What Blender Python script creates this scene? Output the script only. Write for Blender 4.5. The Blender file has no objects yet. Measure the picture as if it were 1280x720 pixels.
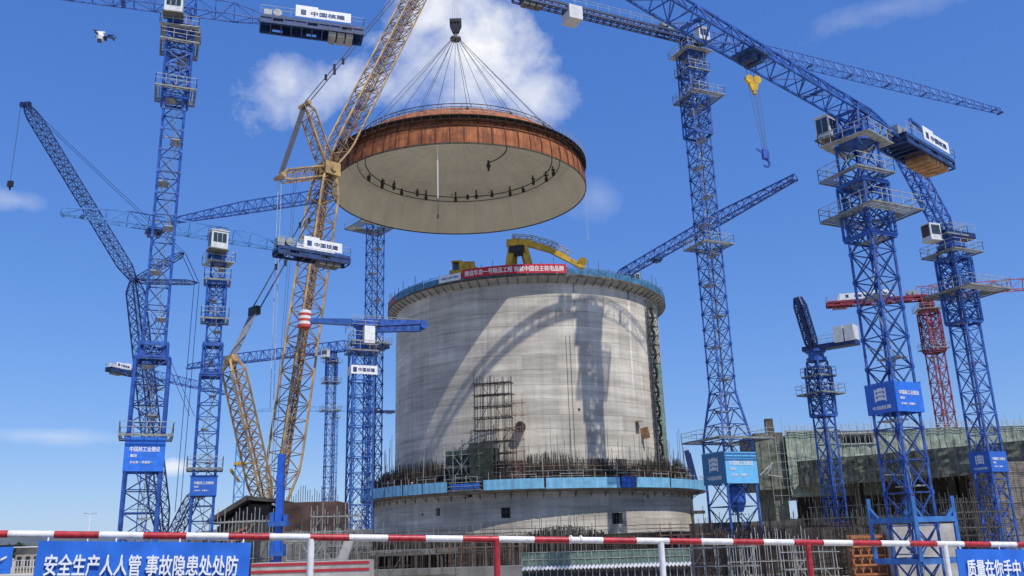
import bpy, bmesh, math, random
import numpy as np
from mathutils import Vector, Matrix
random.seed(7); rng = np.random.default_rng(7)
SC = bpy.context.scene
COL = SC.collection
R = math.radians
V = lambda *a: np.array(a, float)

# ------------------------------------------------------------------ camera
CAM = V(0, 0, 5.0); FPX = 1100.0; PITCH = R(16.0); ROLL = R(1.7)
_X = V(1, 0, 0); _U = V(0, -math.sin(PITCH), math.cos(PITCH)); _F = V(0, math.cos(PITCH), math.sin(PITCH))
_r = math.cos(ROLL)*_X - math.sin(ROLL)*_U; _u = math.sin(ROLL)*_X + math.cos(ROLL)*_U
def at(px, py, y):
    """world point seen at photo pixel (px, py) at distance y along the ground"""
    d = _F + _r*(px-640)/FPX + _u*(360-py)/FPX
    return CAM + d*(y/d[1])
def at_z(px, py, z):
    d = _F + _r*(px-640)/FPX + _u*(360-py)/FPX
    return CAM + d*((z-CAM[2])/d[2])
cd = bpy.data.cameras.new('camera'); cam = bpy.data.objects.new('camera', cd); COL.objects.link(cam)
cd.sensor_width = 36; cd.lens = 36*FPX/1280; cd.clip_end = 20000; cd.clip_start = .1
cam.matrix_world = Matrix(((_r[0], _u[0], -_F[0], CAM[0]), (_r[1], _u[1], -_F[1], CAM[1]), (_r[2], _u[2], -_F[2], CAM[2]), (0, 0, 0, 1)))
SC.camera = cam

# ------------------------------------------------------------------ sky and sun
SUN_AZ = R(37.5); SUN_EL = R(55)
sun_dir = V(math.sin(SUN_AZ)*math.cos(SUN_EL), -math.cos(SUN_AZ)*math.cos(SUN_EL), math.sin(SUN_EL))
w = bpy.data.worlds.new('World'); SC.world = w; w.use_nodes = True
nt = w.node_tree; nt.nodes.clear()
def N(t, **k):
    n = nt.nodes.new(t)
    for a, b in k.items(): setattr(n, a, b)
    return n
def L(a, b): nt.links.new(a, b)
sky = N('ShaderNodeTexSky', sky_type='NISHITA', sun_disc=False)
sky.sun_elevation = SUN_EL; sky.sun_rotation = math.pi - SUN_AZ
sky.air_density = 1.0; sky.dust_density = 0.3; sky.ozone_density = 3.0; sky.altitude = 0
hs = N('ShaderNodeHueSaturation'); hs.inputs['Hue'].default_value = .512; hs.inputs['Saturation'].default_value = 1.12; hs.inputs['Value'].default_value = 1.0
gn_ = N('ShaderNodeMixRGB', blend_type='MULTIPLY'); gn_.inputs[0].default_value = 1; gn_.inputs[2].default_value = (1.12, 1.22, 1.62, 1)   # the clear blue of this day's sky
L(sky.outputs[0], gn_.inputs[1]); L(gn_.outputs[0], hs.inputs['Color'])
tc = N('ShaderNodeTexCoord')
sepc = N('ShaderNodeSeparateColor'); L(hs.outputs[0], sepc.inputs[0]); comc = N('ShaderNodeCombineColor')
for i, (g_, a_) in enumerate(((.72, 1.04), (.60, 1.62), (.45, 2.80))):     # evens out zenith and horizon as on this hazy coast
    pw = N('ShaderNodeMath', operation='POWER'); L(sepc.outputs[i], pw.inputs[0]); pw.inputs[1].default_value = g_
    ml = N('ShaderNodeMath', operation='MULTIPLY'); L(pw.outputs[0], ml.inputs[0]); ml.inputs[1].default_value = a_; L(ml.outputs[0], comc.inputs[i])
def M_(op, a, b=None, c=None, clamp=False):
    n = N('ShaderNodeMath', operation=op, use_clamp=clamp)
    for i, x in enumerate((a, b, c)):
        if x is None: continue
        if hasattr(x, 'links') or hasattr(x, 'is_output'): L(x, n.inputs[i])
        else: n.inputs[i].default_value = x
    return n.outputs[0]
nz = N('ShaderNodeTexNoise'); nz.inputs['Scale'].default_value = 7.0; nz.inputs['Detail'].default_value = 8; nz.inputs['Roughness'].default_value = .56; nz.inputs['Distortion'].default_value = .5
L(tc.outputs['Generated'], nz.inputs['Vector'])
nz2 = N('ShaderNodeTexNoise'); nz2.inputs['Scale'].default_value = 26.0; nz2.inputs['Detail'].default_value = 9; nz2.inputs['Roughness'].default_value = .6
L(tc.outputs['Generated'], nz2.inputs['Vector'])
clouds = None
def cloud(px, py, rw, rh, amount, rot=0, soft=1.0):
    """a soft cloud bank around one direction of the sky (tangent plane of that direction)"""
    global clouds
    d = at(px, py, 1000.) - CAM; d /= np.linalg.norm(d)
    t1 = np.cross(d, V(0, 0, 1)); t1 /= np.linalg.norm(t1); t2 = np.cross(t1, d)
    c, s = math.cos(rot), math.sin(rot)
    a1 = c*t1 + s*t2; a2 = -s*t1 + c*t2
    outs = []
    for ax, k in ((a1, 1/rw), (a2, 1/rh)):
        n = N('ShaderNodeVectorMath', operation='DOT_PRODUCT'); L(tc.outputs['Generated'], n.inputs[0]); n.inputs[1].default_value = tuple(ax*k)
        outs.append(M_('MULTIPLY', n.outputs['Value'], n.outputs['Value']))
    dd = N('ShaderNodeVectorMath', operation='DOT_PRODUCT'); L(tc.outputs['Generated'], dd.inputs[0]); dd.inputs[1].default_value = tuple(d)
    front = M_('GREATER_THAN', dd.outputs['Value'], 0.0)
    r2 = M_('ADD', outs[0], outs[1])
    f = M_('SUBTRACT', 1.0, M_('SQRT', r2))
    # noise eats into the bank from its rim
    f = M_('ADD', f, M_('MULTIPLY', M_('SUBTRACT', nz.outputs['Fac'], .5), 2.3))
    f = M_('ADD', f, M_('MULTIPLY', M_('SUBTRACT', nz2.outputs['Fac'], .5), 1.25))
    f = M_('MULTIPLY', f, .95/soft, clamp=True)
    f = M_('MULTIPLY', M_('MULTIPLY', f, amount), front)
    clouds = f if clouds is None else M_('MAXIMUM', clouds, f)
px = 1/1100.
cloud(585, 62, 128*px, 78*px, 1.0, 0)
cloud(672, 120, 62*px, 52*px, .72, 0)
cloud(455, 105, 140*px, 40*px, .85, R(12))
cloud(365, 100, 46*px, 40*px, .72)
cloud(535, 20, 70*px, 60*px, .85)
cloud(745, 245, 36*px, 42*px, .22)
cloud(1105, 12, 100*px, 26*px, .24)
cloud(15, 250, 44*px, 14*px, .34)
cloud(215, 583, 30*px, 10*px, .75)
cloud(60, 545, 90*px, 10*px, .28)
mixc = N('ShaderNodeMixRGB'); L(clouds, mixc.inputs[0]); L(comc.outputs[0], mixc.inputs[1]); mixc.inputs[2].default_value = (9.2, 9.3, 9.6, 1)
bg = N('ShaderNodeBackground'); L(mixc.outputs[0], bg.inputs[0]); bg.inputs[1].default_value = 0.105
wo = N('ShaderNodeOutputWorld'); L(bg.outputs[0], wo.inputs[0])
sl = bpy.data.lights.new('sun', 'SUN'); sl.energy = 4.3; sl.angle = R(.53); sl.color = (1, .95, .88)
so = bpy.data.objects.new('sun', sl); COL.objects.link(so)
so.rotation_euler = Vector(-sun_dir).to_track_quat('-Z', 'Y').to_euler(); so.location = (0, 0, 200)
vs = SC.view_settings; vs.view_transform = 'Standard'; vs.look = 'None'; vs.gamma = 1; vs.exposure = 0.0; vs.use_curve_mapping = False

# ------------------------------------------------------------------ materials
MAT = {}
def mat(name, col, rough=.6, metal=0.0, var=.18, scale=1.2, stretch=1.0, col2=None, amt=.5, bump=0.0, alpha=1.0, spec=.5, grime=0.0):
    """principled paint / concrete / rust with wear: noise between two tones, optional streaks running down, bump"""
    if name in MAT: return MAT[name]
    m = bpy.data.materials.new(name); m.use_nodes = True; t = m.node_tree; nd = t.nodes; lk = t.links
    b = nd['Principled BSDF']; b.inputs['Roughness'].default_value = rough; b.inputs['Metallic'].default_value = metal
    b.inputs['Specular IOR Level'].default_value = spec
    tcn = nd.new('ShaderNodeTexCoord'); mp = nd.new('ShaderNodeMapping'); mp.inputs['Scale'].default_value = (scale, scale, scale*stretch)
    lk.new(tcn.outputs['Object'], mp.inputs[0])
    nz = nd.new('ShaderNodeTexNoise'); nz.inputs['Scale'].default_value = 1; nz.inputs['Detail'].default_value = 6; nz.inputs['Roughness'].default_value = .62
    lk.new(mp.outputs[0], nz.inputs['Vector'])
    cr = nd.new('ShaderNodeValToRGB'); c2 = col2 or tuple(c*(1-var*1.6) for c in col)
    cr.color_ramp.elements[0].position = .5-.5*amt*.6-.05; cr.color_ramp.elements[0].color = (*c2, 1)
    cr.color_ramp.elements[1].position = .5+.3*amt; cr.color_ramp.elements[1].color = (*[min(1, c*(1+var*.5)) for c in col], 1)
    lk.new(nz.outputs['Fac'], cr.inputs[0]); out = cr.outputs[0]
    if grime:
        n2 = nd.new('ShaderNodeTexNoise'); n2.inputs['Scale'].default_value = 1.0; n2.inputs['Detail'].default_value = 7; n2.inputs['Roughness'].default_value = .7
        mp2 = nd.new('ShaderNodeMapping'); mp2.inputs['Scale'].default_value = (scale*2.2, scale*2.2, scale*.22); mp2.inputs['Location'].default_value = (3, 7, 1)
        lk.new(tcn.outputs['Object'], mp2.inputs[0]); lk.new(mp2.outputs[0], n2.inputs['Vector'])
        c3 = nd.new('ShaderNodeValToRGB'); c3.color_ramp.elements[0].position = .45; c3.color_ramp.elements[1].position = .72
        lk.new(n2.outputs['Fac'], c3.inputs[0])
        mx = nd.new('ShaderNodeMixRGB'); mx.blend_type = 'MULTIPLY'; mx.inputs[2].default_value = (1-grime, 1-grime*.95, 1-grime*.9, 1)
        lk.new(c3.outputs[0], mx.inputs[0]); lk.new(out, mx.inputs[1]); out = mx.outputs[0]
    lk.new(out, b.inputs['Base Color'])
    if bump:
        bp = nd.new('ShaderNodeBump'); bp.inputs['Strength'].default_value = bump; bp.inputs['Distance'].default_value = .06
        lk.new(nz.outputs['Fac'], bp.inputs['Height']); lk.new(bp.outputs[0], b.inputs['Normal'])
    if alpha < 1: b.inputs['Alpha'].default_value = alpha
    MAT[name] = m; return m

BLUE = mat('crane blue paint', (.030, .112, .44), .48, var=.42, scale=1.6, grime=.45)
BLUE2 = mat('crane bright blue paint', (.035, .125, .42), .42, var=.3, scale=.8, grime=.25)
NAVY = mat('crane dark blue paint', (.012, .03, .13), .45, var=.35, scale=.8, grime=.3)
SKYB = mat('crane pale blue paint', (.07, .25, .60), .45, var=.3, scale=.8, grime=.25)
DEEP = mat('steel girder navy', (.022, .055, .17), .5, var=.4, scale=.9, grime=.3)
YEL = mat('crane ochre paint', (.50, .325, .12), .5, var=.4, scale=.5, col2=(.20, .14, .085), grime=.35)
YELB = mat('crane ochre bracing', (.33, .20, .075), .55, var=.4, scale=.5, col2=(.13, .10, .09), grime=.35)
BRACE = mat('crane blue with bracing shade', (.028, .082, .29), .5, var=.45, scale=1.3, grime=.5)  # darker copy of the crane blue; the bracing's shade is in the colour
MACH = mat('machine yellow paint', (.62, .38, .02), .45, var=.3, scale=1.1, grime=.35)
WHITE = mat('white paint', (.78, .78, .76), .5, var=.08, scale=1.5, grime=.12)
CREAM = mat('white painted cabin', (.62, .63, .62), .45, var=.12, scale=1.5, grime=.2)
GREY = mat('galvanised steel', (.36, .38, .37), .5, .3, var=.25, scale=2)
RAILG = mat('weathered scaffold rail', (.40, .41, .38), .55, .1, var=.3, scale=2)
GRATE = mat('pale steel grating', (.27, .28, .26), .65, .2, var=.35, scale=2, grime=.3)
DECK = mat('walkway grating', (.16, .16, .13), .8, var=.35, scale=2)
BLACK = mat('black rubber and grease', (.015, .015, .017), .55, var=.3, scale=2)  # also paints in the dark of openings
ROPE = mat('steel wire rope', (.10, .10, .11), .5, .4, var=.2, scale=2)
ROPEL = mat('pale rope', (.45, .46, .44), .7, var=.2, scale=2)
REDP = mat('red crane paint', (.30, .030, .05), .5, var=.3, scale=.8, grime=.3)
RAILRED = mat('red railing paint', (.50, .025, .035), .45, var=.35, scale=22, grime=.4)
RAILWHITE = mat('white railing paint', (.80, .785, .76), .45, var=.12, scale=14, grime=.22)
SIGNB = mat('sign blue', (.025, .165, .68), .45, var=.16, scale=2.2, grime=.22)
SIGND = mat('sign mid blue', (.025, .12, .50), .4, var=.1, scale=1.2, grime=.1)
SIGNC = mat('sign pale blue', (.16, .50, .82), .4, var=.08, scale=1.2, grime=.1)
SIGNC_SHADE = mat('sign pale blue shade side', (.035, .18, .36), .45, var=.1, scale=1.2, grime=.1)  # pale board blue darkened as painted shade for the face away from the sun
def liner_paint():
    m = LINER_BASE; t = m.node_tree; nd = t.nodes; lk = t.links; b = nd['Principled BSDF']
    tcn = nd.new('ShaderNodeTexCoord'); sx = nd.new('ShaderNodeSeparateXYZ'); lk.new(tcn.outputs['Object'], sx.inputs[0])
    def mt(op, a, c=None):
        n = nd.new('ShaderNodeMath'); n.operation = op
        for i, x in enumerate((a, c)):
            if x is None: continue
            if hasattr(x, 'is_output'): lk.new(x, n.inputs[i])
            else: n.inputs[i].default_value = x
        return n.outputs[0]
    ang = mt('MULTIPLY', mt('ARCTAN2', sx.outputs[1], sx.outputs[0]), 36/6.28318); rad = mt('SQRT', mt('ADD', mt('MULTIPLY', sx.outputs[0], sx.outputs[0]), mt('MULTIPLY', sx.outputs[1], sx.outputs[1])))
    l1 = mt('LESS_THAN', mt('ABSOLUTE', mt('MULTIPLY', mt('SUBTRACT', mt('FRACT', ang), .5), mt('MULTIPLY', rad, .1745))), .06)
    l2 = mt('LESS_THAN', mt('FRACT', mt('MULTIPLY', rad, .31)), .035)
    f = mt('SUBTRACT', 1.0, mt('MULTIPLY', mt('MAXIMUM', l1, l2), .13))
    mx = nd.new('ShaderNodeMixRGB'); mx.blend_type = 'MULTIPLY'; mx.inputs[0].default_value = 1; src = b.inputs['Base Color'].links[0].from_socket
    lk.new(src, mx.inputs[1]); lk.new(f, mx.inputs[2]); lk.new(mx.outputs[0], b.inputs['Base Color']); return m
BANNER = mat('red banner cloth', (.52, .015, .03), .7, var=.2, scale=1.4)
CLOTHW = mat('white banner cloth', (.72, .72, .74), .7, var=.1, scale=1.4)
TEAL = mat('teal corrugated panel', (.20, .48, .68), .5, var=.18, scale=.8, grime=.22)
TEALD = mat('teal safety mesh', (.055, .21, .36), .7, var=.45, scale=1.3, alpha=.72)
GREENN = mat('green safety net', (.20, .32, .25), .8, var=.35, scale=1.5, alpha=.62)
RUST = mat('rusty rebar', (.085, .060, .045), .8, var=.45, scale=1.5)
RUSTL = mat('rusty scaffold', (.28, .15, .09), .75, var=.4, scale=1.5)
REBARG = mat('grey rebar', (.30, .29, .26), .7, .2, var=.3, scale=1.5)
TIMBER = mat('formwork timber', (.11, .085, .06), .8, var=.5, scale=1.1, bump=.3)
TUBE = mat('scaffold tube', (.13, .12, .105), .6, .3, var=.35, scale=1.5)
CONC = mat('raw concrete', (.40, .385, .35), .85, var=.22, scale=.35, grime=.25, bump=.25)
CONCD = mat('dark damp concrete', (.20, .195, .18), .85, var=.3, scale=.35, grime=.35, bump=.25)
CONCS = mat('shuttered concrete brown', (.12, .105, .088), .85, var=.4, scale=.35, grime=.4, bump=.3)
ORANGE = mat('orange formwork frames', (.62, .17, .03), .6, var=.35, scale=1.2)
SKIN = mat('skin', (.42, .24, .16), .6, var=.1, scale=6)
WORKB = mat('work clothes blue', (.05, .07, .16), .85, var=.3, scale=5)
WORKO = mat('work clothes orange', (.60, .22, .12), .85, var=.2, scale=5)
HELM = mat('safety helmet white', (.80, .80, .78), .35, var=.05, scale=5)
HELMR = mat('safety helmet red', (.55, .05, .04), .35, var=.05, scale=5)
GLASS = mat('dark cab glass', (.03, .045, .055), .08, 0, var=.1, scale=2, spec=.8)
LEAF = mat('leaves', (.05, .085, .035), .8, var=.5, scale=.6)
BARK = mat('bark', (.10, .075, .05), .9, var=.4, scale=2)

def silo_concrete(name, base, seam=2.35):
    """slip-lift concrete: horizontal pour lifts of slightly different tone, dark seams, stains running down"""
    m = bpy.data.materials.new(name); m.use_nodes = True; t = m.node_tree; nd = t.nodes; lk = t.links
    b = nd['Principled BSDF']; b.inputs['Roughness'].default_value = .88; b.inputs['Specular IOR Level'].default_value = .25
    tcn = nd.new('ShaderNodeTexCoord'); sx = nd.new('ShaderNodeSeparateXYZ'); lk.new(tcn.outputs['Object'], sx.inputs[0])
    def math_(op, a, c=None, clamp=False):
        n = nd.new('ShaderNodeMath'); n.operation = op; n.use_clamp = clamp
        for i, x in enumerate((a, c)):
            if x is None: continue
            if hasattr(x, 'is_output'): lk.new(x, n.inputs[i])
            else: n.inputs[i].default_value = x
        return n.outputs[0]
    def noise(sc, det=6, ro=.6, loc=(0, 0, 0)):
        mp = nd.new('ShaderNodeMapping'); mp.inputs['Scale'].default_value = sc; mp.inputs['Location'].default_value = loc
        lk.new(tcn.outputs['Object'], mp.inputs[0]); n = nd.new('ShaderNodeTexNoise'); n.inputs['Scale'].default_value = 1
        n.inputs['Detail'].default_value = det; n.inputs['Roughness'].default_value = ro; lk.new(mp.outputs[0], n.inputs['Vector']); return n.outputs['Fac']
    ang = math_('ARCTAN2', sx.outputs[1], sx.outputs[0])
    wob = math_('MULTIPLY', math_('SUBTRACT', noise((.12, .12, .25), 4), .5), .9)
    zz = math_('DIVIDE', math_('ADD', sx.outputs[2], wob), seam)
    fl = math_('FLOOR', zz); fr = math_('SUBTRACT', zz, fl)
    wn = nd.new('ShaderNodeTexWhiteNoise'); wn.noise_dimensions = '2D'
    cb = nd.new('ShaderNodeCombineXYZ'); lk.new(fl, cb.inputs[0]); lk.new(math_('FLOOR', math_('MULTIPLY', ang, 4.3)), cb.inputs[1]); lk.new(cb.outputs[0], wn.inputs['Vector'])
    lift = math_('ADD', .87, math_('MULTIPLY', wn.outputs['Value'], .22))
    seamv = math_('SUBTRACT', 1.0, math_('MULTIPLY', math_('LESS_THAN', fr, .04), math_('MULTIPLY', noise((.3, .3, .3), 4, .6, (4, 4, 4)), .6)))
    f2 = math_('FRACT', math_('MULTIPLY', zz, 3.0)); seam2 = math_('SUBTRACT', 1.0, math_('MULTIPLY', math_('LESS_THAN', f2, .07), .06))
    big = math_('ADD', .45, math_('MULTIPLY', noise((.09, .09, .16), 7, .6), 1.1))
    streak = math_('ADD', .60, math_('MULTIPLY', noise((1.1, 1.1, .05), 6, .65, (5, 2, 1)), .80))
    horiz = math_('ADD', .36, math_('MULTIPLY', noise((.07, .07, 1.0), 7, .65, (1, 2, 9)), 1.28))
    fine = math_('ADD', .88, math_('MULTIPLY', noise((3.5, 3.5, 3.5), 5), .24))
    zst = math_('SUBTRACT', 1.0, math_('DIVIDE', math_('SUBTRACT', sx.outputs[2], 12.5), 6.0), True); zst = math_('MULTIPLY', zst, math_('GREATER_THAN', sx.outputs[2], 12.0))   # mortar and rust splashes above the working ledge
    splash = math_('SUBTRACT', 1.0, math_('MULTIPLY', math_('MULTIPLY', zst, noise((.5, .5, .16), 6, .7, (7, 1, 3))), .75))
    v = math_('MULTIPLY', lift, splash)
    for x in (seamv, seam2, big, streak, horiz, fine): v = math_('MULTIPLY', v, x)
    mx = nd.new('ShaderNodeMixRGB'); mx.blend_type = 'MULTIPLY'; mx.inputs[0].default_value = 1; mx.inputs[1].default_value = (*base, 1)
    cc = nd.new('ShaderNodeCombineXYZ'); lk.new(v, cc.inputs[0]); lk.new(v, cc.inputs[1]); lk.new(v, cc.inputs[2]); lk.new(cc.outputs[0], mx.inputs[2])
    lk.new(mx.outputs[0], b.inputs['Base Color'])
    bp = nd.new('ShaderNodeBump'); bp.inputs['Strength'].default_value = .35; bp.inputs['Distance'].default_value = .08; lk.new(v, bp.inputs['Height']); lk.new(bp.outputs[0], b.inputs['Normal'])
    return m
SILO = silo_concrete('containment concrete', (.52, .475, .395))
DRUM = silo_concrete('lower drum concrete', (.48, .44, .37), 1.9)

def rust_plate():
    m = bpy.data.materials.new('rusty dome plate'); m.use_nodes = True; t = m.node_tree; nd = t.nodes; lk = t.links
    b = nd['Principled BSDF']; b.inputs['Roughness'].default_value = .8
    tcn = nd.new('ShaderNodeTexCoord')
    def noise(sc, ro=.65):
        mp = nd.new('ShaderNodeMapping'); mp.inputs['Scale'].default_value = sc; lk.new(tcn.outputs['Object'], mp.inputs[0])
        n = nd.new('ShaderNodeTexNoise'); n.inputs['Scale'].default_value = 1; n.inputs['Detail'].default_value = 7; n.inputs['Roughness'].default_value = ro; lk.new(mp.outputs[0], n.inputs['Vector']); return n
    a = noise((.35, .35, .6)); s = noise((1.6, 1.6, .12))
    c1 = nd.new('ShaderNodeValToRGB'); e = c1.color_ramp.elements; e[0].position = .3; e[0].color = (.20, .055, .018, 1); e[1].position = .7; e[1].color = (.50, .165, .045, 1)
    lk.new(a.outputs['Fac'], c1.inputs[0])
    c2 = nd.new('ShaderNodeValToRGB'); e = c2.color_ramp.elements; e[0].position = .38; e[0].color = (.28, .26, .27, 1); e[1].position = .58; e[1].color = (1, 1, 1, 1)
    lk.new(s.outputs['Fac'], c2.inputs[0])
    mx = nd.new('ShaderNodeMixRGB'); mx.blend_type = 'MULTIPLY'; mx.inputs[0].default_value = .8; lk.new(c1.outputs[0], mx.inputs[1]); lk.new(c2.outputs[0], mx.inputs[2])
    lk.new(mx.outputs[0], b.inputs['Base Color'])
    return m
RUSTP = rust_plate()
LINER_BASE = mat('cream dome liner paint', (.88, .82, .65), .55, var=.07, scale=.22, grime=.09); LINER = liner_paint()
GROUND = mat('dusty site ground', (.50, .45, .37), .95, var=.3, scale=.05, bump=.2, grime=.1)

# ------------------------------------------------------------------ mesh building
def unit(v): v = np.asarray(v, float); return v/np.linalg.norm(v)
class MB:
    def __init__(s): s.v = []; s.f = []; s.m = []
    def add(s, vs, fs, m=0):
        o = len(s.v); s.v.extend([tuple(map(float, p)) for p in vs]); s.f.extend([tuple(i+o for i in f) for f in fs]); s.m.extend([m]*len(fs))
    def bar(s, a, b, r, n=4, m=0, r2=None, cap=True):
        a = np.asarray(a, float); b = np.asarray(b, float); d = b-a; l = np.linalg.norm(d)
        if l < 1e-6: return
        d /= l; h = V(0, 0, 1) if abs(d[2]) < .9 else V(1, 0, 0)
        x = unit(np.cross(d, h)); y = np.cross(d, x); r2 = r if r2 is None else r2
        ring = [math.cos(2*math.pi*(i+.5)/n)*x + math.sin(2*math.pi*(i+.5)/n)*y for i in range(n)]
        vs = [a+q*r for q in ring]+[b+q*r2 for q in ring]
        fs = [(i, (i+1) % n, n+(i+1) % n, n+i) for i in range(n)]
        if cap: fs += [tuple(range(n-1, -1, -1)), tuple(range(n, 2*n))]
        s.add(vs, fs, m)
    def box(s, c, size, ax=None, m=0):
        c = np.asarray(c, float); ax = ax if ax is not None else (V(1, 0, 0), V(0, 1, 0), V(0, 0, 1))
        h = [np.asarray(ax[i])*size[i]/2 for i in range(3)]
        vs = [c+sx*h[0]+sy*h[1]+sz*h[2] for sz in (-1, 1) for sy in (-1, 1) for sx in (-1, 1)]
        s.add(vs, [(0, 2, 3, 1), (4, 5, 7, 6), (0, 1, 5, 4), (2, 6, 7, 3), (0, 4, 6, 2), (1, 3, 7, 5)], m)
    def beam(s, a, b, wd, ht, up=(0, 0, 1), m=0, wd2=None, ht2=None):
        """rectangular beam a->b, optional taper"""
        a = np.asarray(a, float); b = np.asarray(b, float); d = unit(b-a); sd = np.cross(d, up)
        sd = unit(sd) if np.linalg.norm(sd) > 1e-6 else V(1, 0, 0); u = np.cross(sd, d)
        wd2 = wd2 or wd; ht2 = ht2 or ht
        vs = [p + i*sd*W/2 + j*u*H/2 for p, W, H in ((a, wd, ht), (b, wd2, ht2)) for i, j in ((-1, -1), (1, -1), (1, 1), (-1, 1))]
        s.add(vs, [(3, 2, 1, 0), (4, 5, 6, 7), (0, 1, 5, 4), (1, 2, 6, 5), (2, 3, 7, 6), (3, 0, 4, 7)], m)
    def lathe(s, prof, n=96, c=(0, 0, 0), m=0, a0=0, a1=2*math.pi, close=True):
        """profile [(r,z)] spun round the vertical through c"""
        full = abs(a1-a0-2*math.pi) < 1e-6; k = n if full else n+1; vs = []
        for i in range(k):
            a = a0+(a1-a0)*i/n
            vs += [(c[0]+r*math.cos(a), c[1]+r*math.sin(a), c[2]+z) for r, z in prof]
        p = len(prof); fs = []
        for i in range(n):
            j = (i+1) % k
            for q in range(p if close else p-1):
                q2 = (q+1) % p; fs.append((i*p+q, j*p+q, j*p+q2, i*p+q2))
        if not full and close: fs += [tuple(range(p)), tuple((k-1)*p+q for q in range(p-1, -1, -1))]
        s.add(vs, fs, m)
    def tube(s, path, r, n=5, m=0):
        for a, b in zip(path[:-1], path[1:]): s.bar(a, b, r, n, m)
    def build(s, name, mats, parent=None, smooth=False, loc=None, angle=35):
        me = bpy.data.meshes.new(name); o = bpy.data.objects.new(name, me); COL.objects.link(o)
        off = V(0, 0, 0)
        if parent is not None: o.parent = parent; off = parent_world(parent)
        elif loc is not None: off = np.asarray(loc, float); o.location = tuple(off)
        me.from_pydata([tuple(np.subtract(p, off)) for p in s.v], [], s.f)
        for mm in (mats if isinstance(mats, (list, tuple)) else [mats]): me.materials.append(mm)
        me.polygons.foreach_set('material_index', s.m)
        if smooth:
            me.polygons.foreach_set('use_smooth', [True]*len(s.f)); me.set_sharp_from_angle(angle=R(angle))
        bm = bmesh.new(); bm.from_mesh(me); bmesh.ops.recalc_face_normals(bm, faces=bm.faces); bm.to_mesh(me); bm.free()
        return o
def parent_world(o):
    p = V(0, 0, 0)
    while o is not None: p = p + np.array(o.location); o = o.parent
    return p
def thing(name, label, cat, loc=(0, 0, 0), group=None):
    o = bpy.data.objects.new(name, None); COL.objects.link(o); o.location = tuple(float(x) for x in loc); o.empty_display_size = .5
    o['label'] = label; o['category'] = cat
    if group: o['group'] = group
    return o
def tag(o, label=None, cat=None, group=None, kind=None):
    if label: o['label'] = label
    if cat: o['category'] = cat
    if group: o['group'] = group
    if kind: o['kind'] = kind
    return o
def copy_thing(root, loc, label):
    r = root.copy(); COL.objects.link(r); r.location = tuple(float(x) for x in loc); r['label'] = label
    for ch in root.children:
        c = ch.copy(); COL.objects.link(c); c.parent = r
        for g in ch.children:
            d = g.copy(); COL.objects.link(d); d.parent = c
    return r

def each(name, mats, parent, shapes):
    for add in shapes:
        mb = MB(); add(mb); mb.build(name, mats, parent)

_tc = {}
def text_geo(s):
    if s not in _tc:
        cu = bpy.data.curves.new('lettering', 'FONT'); cu.body = s; cu.size = 1; cu.align_x = 'CENTER'; cu.align_y = 'CENTER'; cu.resolution_u = 2; cu.extrude = .02
        o = bpy.data.objects.new('lettering', cu); COL.objects.link(o); bpy.context.view_layer.update()
        me = bpy.data.meshes.new_from_object(o.evaluated_get(bpy.context.evaluated_depsgraph_get()))
        vs = np.array([v.co[:] for v in me.vertices]).reshape(-1, 3); fs = [tuple(p.vertices) for p in me.polygons]
        bpy.data.objects.remove(o); bpy.data.curves.remove(cu); bpy.data.meshes.remove(me)
        if len(vs):
            vs[:, 0] -= (vs[:, 0].min()+vs[:, 0].max())/2; vs[:, 1] -= (vs[:, 1].min()+vs[:, 1].max())/2
            nv = len(vs); f0 = fs; sh = [(-.02, -.008, 0), (.02, -.008, .001), (0, .014, .002), (0, -.016, .003)]   # heavy strokes: four overlaid impressions
            vs = np.concatenate([vs+np.array(q) for q in sh]); fs = [tuple(i+k*nv for i in f) for k in range(4) for f in f0]
        _tc[s] = (vs, fs)
    return _tc[s]
def put_text(mb, s, c, xa, ya, width, height, m=0, depth=.02):
    vs, fs = text_geo(s)
    if not len(vs): return
    w_ = np.ptp(vs[:, 0]); h_ = np.ptp(vs[:, 1]); n = np.cross(xa, ya)
    mb.add([np.asarray(c)+xa*(p[0]/w_*width)+ya*(p[1]/h_*height)+n*(p[2]/.02*depth) for p in vs], fs, m)

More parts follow.
